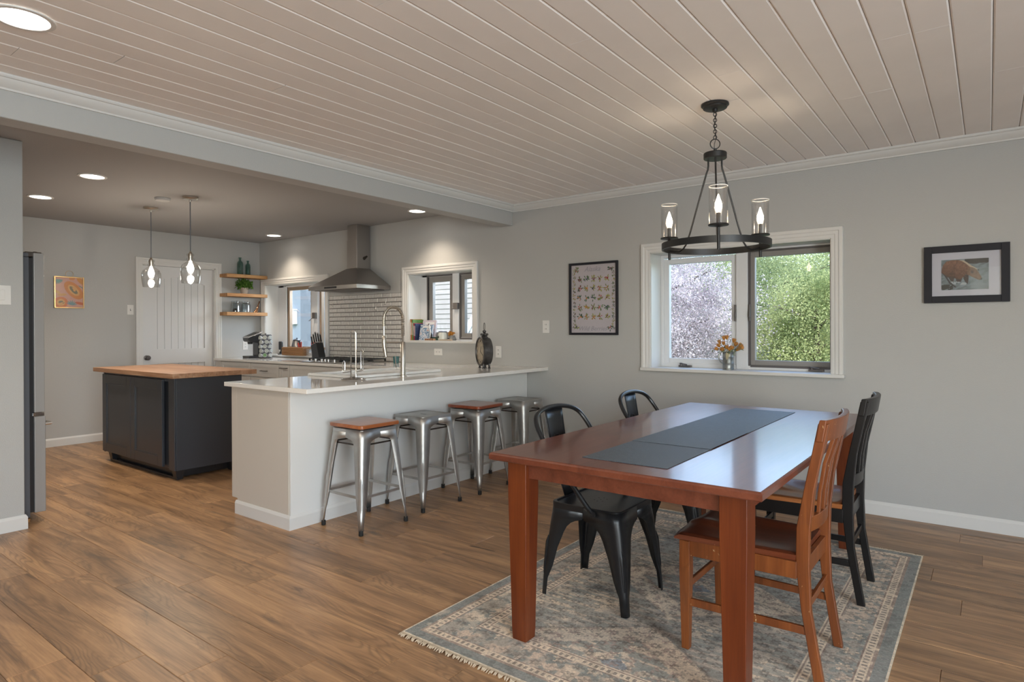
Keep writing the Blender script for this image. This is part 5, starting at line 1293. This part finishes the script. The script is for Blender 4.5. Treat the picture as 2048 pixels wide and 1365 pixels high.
for k in range(3):
    a = hub_dir+R(3)+2*PI*k/3; d = Vector((math.cos(a), math.sin(a), 0)); c0 = Vector((CX, CYc, 0))
    def at(r_, z_): return c0+d*r_+Vector((0, 0, z_))
    pts = [at(.040, 2.182), at(.040, 2.150), at(.043, 2.130), at(.052, 2.108), at(.150, 1.800), at(.172, 1.742), at(.190, 1.718), at(.215, 1.703), at(.245, 1.704), at(RG-.004, 1.712)]
    MB().tube(pts, .0050, 8).build('arm', M['iron'], ch)
    q = at(RG+.002, 0)
    MB().lathe([(.0075, 1.662), (.0075, 1.772), (.020, 1.776), (.048, 1.780), (.050, 1.784), (.048, 1.788), (.012, 1.788)], 24, (q.x, q.y, 0)).build('candle_cup', M['iron'], ch)
    MB().lathe([(.011, 1.788), (.011, 1.842), (.009, 1.845)], 16, (q.x, q.y, 0)).build('candle_sleeve', M['iron'], ch)
    MB().lathe([(.009, 1.845), (.012, 1.853), (.0175, 1.872), (.0165, 1.890), (.009, 1.913), (.003, 1.932), (.001, 1.936)], 16, (q.x, q.y, 0)).build('bulb', candle, ch)
    MB().lathe([(.0452, 1.789), (.0452, 1.975), (.0430, 1.975), (.0430, 1.789), (.0452, 1.789)], 32, (q.x, q.y, 0), cap=False).build('glass_shade', M['lampglass'], ch)
    MB().lathe([(.0455, 1.973), (.0455, 1.9765), (.0428, 1.9765), (.0428, 1.973), (.0455, 1.973)], 32, (q.x, q.y, 0), cap=False).build('glass_lip', M['liprim'] if 'liprim' in M else mat('glass_lip', (.75, .75, .73), .2), ch)
    M['liprim'] = bpy.data.materials['glass_lip']
    l = lamp('candle_glow', 'POINT', (q.x, q.y, 1.885), 7, (1, .80, .58), shadow_soft_size=.02)

# flowers in the galvanised pitcher on the dining window sill
pt_ = thing('flower_pitcher', 'small galvanised pitcher of orange dried flowers on the dining window sill', 'pitcher', (-1.640, 4.985, W1[2]+.001))
vx, vy, vz = -1.640, 4.985, W1[2]+.0015
galv = mat('galvanised_metal', (.26, .27, .26), .42, .8, var=.35, vscale=30)
MB().lathe([(.043, 0), (.043, .004), (.0445, .006), (.0425, .010), (.0425, .045), (.0440, .048), (.0425, .051), (.0425, .095), (.0440, .098), (.0425, .101), (.0425, .135), (.0455, .140), (.0415, .140), (.0405, .10), (.001, .08)], 32, (vx, vy, vz)).build('pitcher_body', galv, pt_)
hd_ = Vector((-rt.x, -rt.y, 0))
MB().tube([Vector((vx, vy, vz+.045))+hd_*.042, Vector((vx, vy, vz+.060))+hd_*.060, Vector((vx, vy, vz+.095))+hd_*.078, Vector((vx, vy, vz+.130))+hd_*.066, Vector((vx, vy, vz+.150))+hd_*.038], [.004, .005, .0065, .0065, .004], 8).build('handle', galv, pt_)
stm = mat('dried_stem', (.20, .21, .09), .8); pet = mat('orange_dried_petal', (.46, .20, .035), .6, var=.35, vscale=60)
rf = random.Random(12)
heads = [(-.085, .155), (-.062, .205), (-.045, .195), (-.075, .180), (-.030, .235), (-.012, .240), (-.020, .165), (.000, .150), (.012, .160), (.030, .215), (.045, .190), (.060, .185), (.075, .180), (.090, .165), (.100, .160), (-.055, .150), (.055, .150), (-.035, .150)]
fls = MB(); hds = MB(); rr = Vector((rt.x, rt.y, 0)); ff = Vector((fw.x, fw.y, 0))
for i, (u_, h_) in enumerate(heads):
    base = Vector((vx, vy, vz+.10))+rr*(u_*.2); tip = Vector((vx, vy, vz+h_))+rr*u_+ff*rf.uniform(-.035, .02)
    md_ = base.lerp(tip, .5)+Vector((0, 0, .012)); fls.tube([base, md_, tip], .0013, 5)
    dn = (tip-base).normalized()
    qn = Vector((0, 0, 1)).rotation_difference(dn).to_matrix().to_4x4(); s_ = rf.uniform(.8, 1.15)
    f_ = MB().lathe([(.001, -.004), (.008*s_, .002), (.012*s_, .012), (.010*s_, .022), (.004*s_, .029), (.001, .030)], 9).xf(Matrix.Translation(tip) @ qn); hds.add(f_.v, f_.f)
    for w_ in range(6):
        a = 2*PI*w_/6; p = Vector((.010*s_*math.cos(a), .010*s_*math.sin(a), .012)); q_ = MB().tube([p, p*1.25+Vector((0, 0, .010)), p*1.1+Vector((0, 0, .020))], [.004, .004, .001], 5).xf(Matrix.Translation(tip) @ qn); hds.add(q_.v, q_.f)
fls.build('stems', stm, pt_); hds.build('flower_heads', pet, pt_)
q = rng.normal(size=(90, 3))*np.array([.045, .02, .02])+np.array([vx, vy, vz+.150])
leaf_mesh('leaves', q, .035, mat('sage_leaf', (.16, .19, .10), .7), pt_, seed=21, aspect=.28)
whd = MB()
for i in range(6): whd.tube([Vector((vx, vy-.03, vz+.145))+rr*.006*i, Vector((vx, vy-.052, vz+.125))+rr*.005*i, Vector((vx, vy-.048, vz+.080))+rr*.004*i], [.002, .004, .001], 5)
whd.build('wheat', mat('wheat', (.48, .42, .26), .7), pt_)

# pictures ------------------------------------------------------------------
def frame_box(x0, x1, z0, z1, y, w_, t, mt, par, name='frame'):
    mb = MB().box(x0, y-t, z0, x0+w_, y-.001, z1).box(x1-w_, y-t, z0, x1, y-.001, z1).box(x0+w_, y-t, z0, x1-w_, y-.001, z0+w_).box(x0+w_, y-t, z1-w_, x1-w_, y-.001, z1)
    return mb.build(name, mt, par, bev=.002)
# berry poster
px0, px1, pz0, pz1 = -3.050, -2.556, 1.217, 1.866
po = thing('berry_poster', 'black framed poster of wild berries and leaves in a grid on the window wall', 'poster', ((px0+px1)/2, D, pz0))
frame_box(px0, px1, pz0, pz1, D, .020, .022, M['framebl'], po)
hh_, ww_ = 300, 225; pim = np.ones((hh_, ww_, 3))*s2l([186, 180, 186]); pim *= (1-.05*vnoise(hh_, ww_, 30, 6)[..., None])
Yp, Xp = np.mgrid[0:hh_, 0:ww_]; rs2 = np.random.RandomState(33)
greens = [s2l(c) for c in ([96, 112, 66], [70, 98, 62], [120, 128, 70], [52, 78, 56], [140, 140, 70])]; reds = [s2l(c) for c in ([150, 62, 56], [176, 96, 88], [110, 40, 60], [60, 54, 90], [190, 120, 60])]
def blob(cx_, cy_, a, L, w_, col):
    x0_, x1_, y0_, y1_ = int(max(0, cx_-L-2)), int(min(ww_, cx_+L+3)), int(max(0, cy_-L-2)), int(min(hh_, cy_+L+3))
    X_ = Xp[y0_:y1_, x0_:x1_]-cx_; Y_ = Yp[y0_:y1_, x0_:x1_]-cy_; u_ = X_*math.cos(a)+Y_*math.sin(a); v__ = -X_*math.sin(a)+Y_*math.cos(a)
    m_ = (u_/L)**2+(v__/w_)**2 < 1; pim[y0_:y1_, x0_:x1_][m_] = col
def sprig(cx_, cy_, s_, berries):
    g = greens[rs2.randint(5)]; b0 = reds[rs2.randint(5)]
    for k in range(9):
        a = rs2.rand()*2*PI; r_ = s_*(.25+.65*rs2.rand()); blob(cx_+r_*math.cos(a), cy_+r_*math.sin(a), a, s_*.36, s_*.14, g*(.7+.6*rs2.rand()))
    for k in range(berries):
        a = rs2.rand()*2*PI; r_ = s_*.75*rs2.rand(); blob(cx_+r_*math.cos(a), cy_+r_*math.sin(a), 0, s_*.17, s_*.17, b0*(.8+.4*rs2.rand()))
for r in range(5):
    for c_ in range(5): sprig(44+c_*34, 62+r*42, 15, rs2.randint(3, 9))
for i in range(17):
    for xs_ in (14, ww_-14): sprig(xs_+rs2.randint(-2, 3), 22+i*16, 8, rs2.randint(1, 4))
for (a, b_) in ((30, 20), (ww_-26, 20), (26, hh_-22), (ww_-28, hh_-22)): sprig(a, b_, 14, 4)
ins = .021
print_grid('poster_print', pim, (px0+ins, D-.009, pz0+ins), (px1-px0-2*ins, 0, 0), (0, 0, pz1-pz0-2*ins), po)
pale = mat('pale_script_ink', tuple(s2l([150, 146, 156])), .6)
text('Alaska', .062, ((px0+px1)/2-.01, D-.0095, pz1-.062), Euler((R(90), 0, 0)), pale, po, 'title', shear=.35, extr=.0002)
text('Wild Berries', .056, ((px0+px1)/2-.01, D-.0095, pz0+.056), Euler((R(90), 0, 0)), pale, po, 'title', shear=.35, extr=.0002)
B(px0+ins, D-.0125, pz0+ins, px1-ins, D-.0118, pz1-ins).build('glazing', M['picglass'], po, smooth=0)
# bear picture
bx0, bx1, bz0, bz1 = -.336, .104, 1.430, 1.793
be = thing('bear_picture', 'wide black framed bear photograph with a white mat, right of the dining window', 'picture', ((bx0+bx1)/2, D, bz0))
frame_box(bx0, bx1, bz0, bz1, D, .043, .026, M['framebl'], be)
B(bx0+.042, D-.010, bz0+.042, bx1-.042, D-.006, bz1-.042).build('mat_board', M['mat_board'], be, smooth=0)
bh, bw = 150, 232; Yb, Xb = np.mgrid[0:bh, 0:bw]; X = Xb/bw; Y = Yb/bh
wat = vnoise(bh, bw, 22, 41, 4); sk_ = np.zeros((bh, bw))
gi = np.clip(((Y+.55*X)*90).astype(int), 0, 149); gj = np.clip(((X-.3*Y+.3)*40).astype(int), 0, 99)
st_ = vnoise(150, 100, 5, 42, 3)[gi, gj]
bim = s2l([118, 134, 142])*(.35+1.0*st_)[..., None]+s2l([120, 126, 130])*.25*wat[..., None]
rock = ((Y < .10+.10*wat) & (X > .5)) | ((Y < .2*wat) & (X > .72)); bim[rock] = s2l([62, 56, 54])*(.5+wat[rock][:, None])
lo = (Y > .80+.1*X) & (X < .25) & (st_ < .55); bim[lo] = s2l([54, 52, 48])
def ell(cx_, cy_, rx, ry, a=0):
    u_ = (X-cx_)*math.cos(a)+(Y-cy_)*math.sin(a)*bh/bw; v__ = -(X-cx_)*math.sin(a)*bw/bh+(Y-cy_)*math.cos(a)
    return (u_/rx)**2+(v__/ry)**2
fur = vnoise(bh, bw, 7, 43, 4)
def poly(pts):
    px_ = np.array([p[0] for p in pts]); py_ = np.array([p[1] for p in pts]); ins_ = np.zeros(X.shape, bool); n = len(pts)
    for i in range(n):
        x1, y1, x2, y2 = px_[i], py_[i], px_[(i+1) % n], py_[(i+1) % n]
        c_ = ((y1 > Y) != (y2 > Y)) & (X < (x2-x1)*(Y-y1)/(y2-y1+1e-12)+x1); ins_ ^= c_
    return ins_
body = poly([(0, .36), (.03, .18), (.10, .05), (.20, .02), (.36, .02), (.44, .06), (.52, .14), (.58, .22), (.64, .30), (.66, .46), (.60, .54), (.52, .50), (.46, .60), (.40, .66), (.30, .62), (.20, .56), (.12, .58), (.06, .50), (0, .42)])
head = poly([(.60, .26), (.66, .28), (.72, .32), (.77, .40), (.81, .50), (.85, .60), (.855, .68), (.80, .70), (.74, .66), (.69, .62), (.62, .56), (.56, .50), (.54, .38)])
legs = poly([(.34, .50), (.46, .50), (.44, .64), (.42, .74), (.33, .74), (.31, .62)]) | poly([(.48, .50), (.58, .52), (.58, .66), (.56, .82), (.50, .72), (.47, .62)]) | poly([(.12, .50), (.28, .56), (.26, .72), (.20, .70)])
rim_ = poly([(.40, .03), (.48, .04), (.56, .12), (.64, .22), (.72, .29), (.78, .37), (.70, .33), (.62, .27), (.54, .19), (.46, .10)]) & ~head; bim[rim_] = s2l([190, 168, 140])
brn = s2l([122, 78, 52]); dk = s2l([70, 52, 46])
bim[legs] = (dk*1.15)[None]*(.55+.9*fur[legs])[:, None]
shade_ = np.clip(1.35-1.25*np.abs(Y-.12)-.5*(X < .3)*Y, .45, 1.4)
bim[body] = brn[None]*((.45+1.0*fur[body])*shade_[body])[:, None]
bim[head] = s2l([130, 92, 62])[None]*(.55+.9*fur[head])[:, None]
bim[ell(.655, .42, .030, .050) < 1] = s2l([50, 38, 36]); bim[ell(.655, .40, .014, .022) < 1] = s2l([120, 90, 66])
bim[ell(.785, .37, .016, .030) < 1] = dk*.8; bim[ell(.842, .655, .020, .032) < 1] = s2l([30, 26, 26]); bim[ell(.748, .47, .009, .014) < 1] = s2l([22, 18, 18])
bim[poly([(.74, .62), (.80, .665), (.85, .69), (.80, .675), (.74, .635)])] = s2l([48, 36, 34])
foam = (ell(.36, .78, .20, .05, .1) < 1) & (wat > .45); bim[foam] = s2l([168, 180, 188])
branch = poly([(.02, .42), (.10, .52), (.20, .74), (.32, .90), (.30, .92), (.17, .78), (.08, .56)]); bim[branch] = s2l([62, 56, 56])
bim = (bim*.62+bim.mean(2, keepdims=True)*.16)
print_grid('bear_print', bim, (bx0+.093, D-.0115, bz0+.081), (.243, 0, 0), (0, 0, .193), be)
B(bx0+.042, D-.0145, bz0+.042, bx1-.042, D-.0138, bz1-.042).build('glazing', M['picglass'], be, smooth=0)
# papaya picture on the kitchen end wall
fy0, fy1, fz0, fz1 = 2.453, 2.739, 1.524, 1.874
fp_ = thing('fruit_picture', 'small gold framed pink picture of cut papayas hanging by a ring', 'picture', (XK, (fy0+fy1)/2, fz0))
MB().box(XK+.001, fy0, fz0, XK+.022, fy0+.011, fz1).box(XK+.001, fy1-.011, fz0, XK+.022, fy1, fz1).box(XK+.001, fy0+.011, fz0, XK+.022, fy1-.011, fz0+.011).box(XK+.001, fy0+.011, fz1-.011, XK+.022, fy1-.011, fz1).build('frame', M['gold'], fp_, bev=.001)
ph_, pw_ = 150, 122; Yf, Xf = np.mgrid[0:ph_, 0:pw_]; X = Xf/pw_; Y = Yf/ph_
fim = np.ones((ph_, pw_, 3))*s2l([196, 152, 140]); fn_ = vnoise(ph_, pw_, 12, 50, 3)
def el2(cx_, cy_, rx, ry, a=0):
    dx = (X-cx_)*pw_/ph_; dy = Y-cy_; u_ = dx*math.cos(a)+dy*math.sin(a); v__ = -dx*math.sin(a)+dy*math.cos(a); return (u_/rx)**2+(v__/ry)**2
for (cx_, cy_, rx, ry, a, cc) in ((.66, .42, .36, .20, .85, [196, 128, 74]), (.20, .84, .20, .19, 0, [200, 120, 76]), (.92, .10, .16, .07, .8, [190, 132, 72]), (.60, .03, .09, .05, 0, [200, 136, 90]), (.9, .86, .17, .045, .2, [186, 100, 70]), (.05, .48, .12, .045, .5, [200, 160, 110]), (.24, .58, .14, .04, -.1, [196, 150, 96])):
    m_ = el2(cx_, cy_, rx, ry, a) < 1; fim[m_] = s2l(cc); m_ = el2(cx_, cy_, rx*.62, ry*.60, a) < 1
    if rx > .18 and cy_ < .9: fim[m_] = s2l([206, 158, 104])
for (cx_, cy_, rx, ry, a) in ((.66, .42, .17, .065, .85), (.22, .83, .09, .05, .1)):
    m_ = (el2(cx_, cy_, rx, ry, a) < 1) & (fn_ > .5); fim[m_] = s2l([118, 112, 92])
for k in range(7):
    a = -PI*.05-k*.42; m_ = el2(.58+.10*math.cos(a), .92+.08*math.sin(a), .085, .018, a) < 1; fim[m_] = s2l([98, 138, 136] if k % 2 else [120, 140, 150])
for k in range(5):
    a = .1+k*.35; m_ = el2(.05+.12*math.cos(a), .08+.06*math.sin(a), .09, .022, a) < 1; fim[m_] = s2l([110, 150, 146])
m_ = el2(.93, .30, .10, .014, .6) < 1; fim[m_] = s2l([110, 140, 130])
print_grid('fruit_print', fim*(.94+.1*fn_[..., None]), (XK+.012, fy0+.010, fz0+.010), (0, fy1-fy0-.020, 0), (0, 0, fz1-fz0-.020), fp_)
MB().tube([(XK+.008, (fy0+fy1)/2+.005+.037*math.cos(2*PI*i/24), fz1+.030+.037*math.sin(2*PI*i/24)) for i in range(24)], .0018, 6, closed=True).build('hanging_ring', M['gold'], fp_)

# ================================================================== OUTSIDE
tag(MB().box(-60, -60, -.62, 60, 80, -.60).build('ground', M['grass'], smooth=0), 'grass outside the windows', kind='structure')
M['leaf_spruce'] = leafmat('spruce_foliage', (.14, .19, .09), (.47, .52, .26), 1.1)
M['leaf_birch'] = leafmat('birch_foliage', (.19, .24, .09), (.60, .62, .29), 1.6, .5)
M['leaf_plum'] = leafmat('purple_leaf_foliage', (.30, .25, .27), (.85, .76, .76), 2.2, .45)
M['leaf_pale'] = leafmat('pale_green_foliage', (.25, .31, .18), (.50, .54, .36), 1.5, .5)
def crown_pts(n, c, rad, h, rs_, blobs=26, cone=False, bottom=0.0):
    """points gathered in clumps inside a crown"""
    out = []
    per = n//blobs
    for i in range(blobs):
        if cone:
            t = rs_.rand()**.8; z = h*t; r_ = rad*(1-t)*(.35+.65*rs_.rand())
        else:
            t = rs_.rand(); z = bottom+(h-bottom)*t; r_ = rad*math.sqrt(max(0.05, 1-(2*t-1)**2))*(.35+.65*rs_.rand())
        a = rs_.rand()*2*PI; cc = np.array([c[0]+r_*math.cos(a), c[1]+r_*math.sin(a), c[2]+z])
        s_ = rad*(.18+.12*rs_.rand())*(1 if not cone else .9*(1-t*.6)); p = rs_.normal(size=(per, 3))*np.array([s_, s_, s_*(.45 if cone else .6)])
        if cone: p[:, 2] -= .25*np.hypot(p[:, 0]+cc[0]-c[0], p[:, 1]+cc[1]-c[1])*.6
        out.append(p+cc)
    return np.concatenate(out)
def tree(lb, x, y, h, rad, mt, n, size, cone=False, seed=1, bottom=.3, blobs=40, aspect=.45):
    e = thing('tree', lb, 'tree', (x, y, -.6), 'trees beyond the dining window')
    tr = MB().tube([(x, y, -.6), (x+.05, y, h*.4-.6), (x, y+.05, h*.85-.6)], [rad*.07+.05, rad*.05+.03, .02], 9)
    rs_ = np.random.RandomState(seed)
    for i in range(14):
        t = .15+.7*i/14; a = i*2.4; L = rad*(.85*(1-t) if cone else .7)
        tr.tube([(x, y, h*t-.6), (x+L*math.cos(a), y+L*math.sin(a), h*t-.6+(.0 if cone else .35*L))], [.035, .008], 5)
    tr.build('trunk', M['bark'], e)
    leaf_mesh('foliage', crown_pts(n, (x, y, -.55), rad, h, rs_, blobs, cone, bottom), size, mt, e, seed=seed+50, aspect=aspect)
    return e
tree('spreading purple-leaved tree beyond the left pane of the dining window', -4.85, 11.2, 3.2, 1.35, M['leaf_plum'], 80000, .040, seed=4, bottom=.75, blobs=200)
tree('pale green shrub-like tree at the far left through the dining window', -8.4, 17.9, 3.9, 1.9, M['leaf_pale'], 50000, .060, seed=9, blobs=120)
tree('tall green spruce in the middle of the right pane', -4.1, 16.6, 3.7, 2.1, M['leaf_spruce'], 70000, .075, seed=14, bottom=.1, blobs=260, aspect=.22)
tree('green spruce at the right edge of the dining window', -.9, 15.0, 3.6, 2.0, M['leaf_spruce'], 70000, .070, seed=23, bottom=.1, blobs=260, aspect=.22)
tree('leafy birch low in front of the spruces', -2.55, 12.6, 2.7, 1.05, M['leaf_birch'], 60000, .045, seed=31, bottom=.05, blobs=160)
tree('dark spruce far behind the other trees', -7.6, 23.5, 4.5, 3.0, M['leaf_spruce'], 60000, .12, seed=44, bottom=.1, blobs=220, aspect=.25)
tree('large leafy tree far behind between the spruces', -3.0, 22.0, 4.35, 2.8, M['leaf_birch'], 70000, .085, seed=52, bottom=.1, blobs=200)
# fence
fn2 = thing('wooden_fence', 'grey vertical-board fence low behind the purple-leaved tree', 'fence', (-5.2, 13.0, -.6))
for i in range(30):
    x = -7.4+i*.148; hh = .92+.02*random.random()
    MB().prism([(x, -.6), (x+.138, -.6), (x+.138, hh-.02), (x+.069, hh+.02), (x, hh-.02)], 13.0, 13.018, 'y').build('board', M['fenceb'], fn2)
for z_ in (-.2, .6): B(-7.4, 13.02, z_, -2.95, 13.06, z_+.08).build('rail', M['fenceb'], fn2)
# neighbouring wing with lap siding
wg = thing('neighbouring_house', 'white lap-sided house wall close outside the kitchen windows', 'house', (-12, 10.5, -.6))
B(-24, 10.53, -.62, -7.6, 15, 4.4).build('wall', M['siding'], wg, smooth=0)
for i in range(30):
    z0 = -.5+i*.112
    MB().loft([[(-24, 10.53, z0), (-24, 10.492, z0), (-24, 10.512, z0+.118), (-24, 10.53, z0+.118)], [(-7.6, 10.53, z0), (-7.6, 10.492, z0), (-7.6, 10.512, z0+.118), (-7.6, 10.53, z0+.118)]]).build('siding_board', M['siding'], wg, smooth=0)
B(-24.5, 10.0, 4.4, -7.2, 15.5, 4.6).build('eave', M['vinyl'], wg, smooth=0)
# blue-grey corner with the meter box
bg = thing('blue_grey_shed', 'blue-grey corner wall with a pale meter box outside the kitchen window', 'shed', (-15.5, 9.6, -.6))
B(-17.5, 8.6, -.62, -12.65, 9.6, 3.9).build('wall', M['bluegrey'], bg, smooth=0)
MB().box(-12.97, 8.50, 1.40, -12.77, 8.599, 1.72).box(-12.98, 8.48, 1.715, -12.76, 8.599, 1.75).build('meter_box', M['vinyl'], bg, bev=.01)
# diagonal stair rail seen through the small window
rl = thing('stair_rail', 'white diagonal stair rail outside the small kitchen window', 'railing', (-8.4, 9.3, -.6))
MB().bar((-9.5, 9.3, -.41), (-7.3, 9.3, 2.34), .05, .135, (0, 0, 1)).build('rail_board', M['vinyl'], rl)
for k in range(4):
    x = -9.3+.62*k; MB().bar((x, 9.34, -.6), (x, 9.34, -.17+.775*k), .06, .06, (0, 1, 0)).build('post', M['vinyl'], rl)
# roof over the room, unseen overhangs stretched right and rear to block sun
tag(MB().box(XK-.6, D-.1, 2.66, XR+3.2, D+WT+.30, 2.80).box(XK-.6, YR-2.8, 2.66, XR+3.2, D, 2.80).build('roof_sun_block', M['vinyl'], smooth=0), 'roof with unseen overhangs stretched to block the sun', kind='structure')
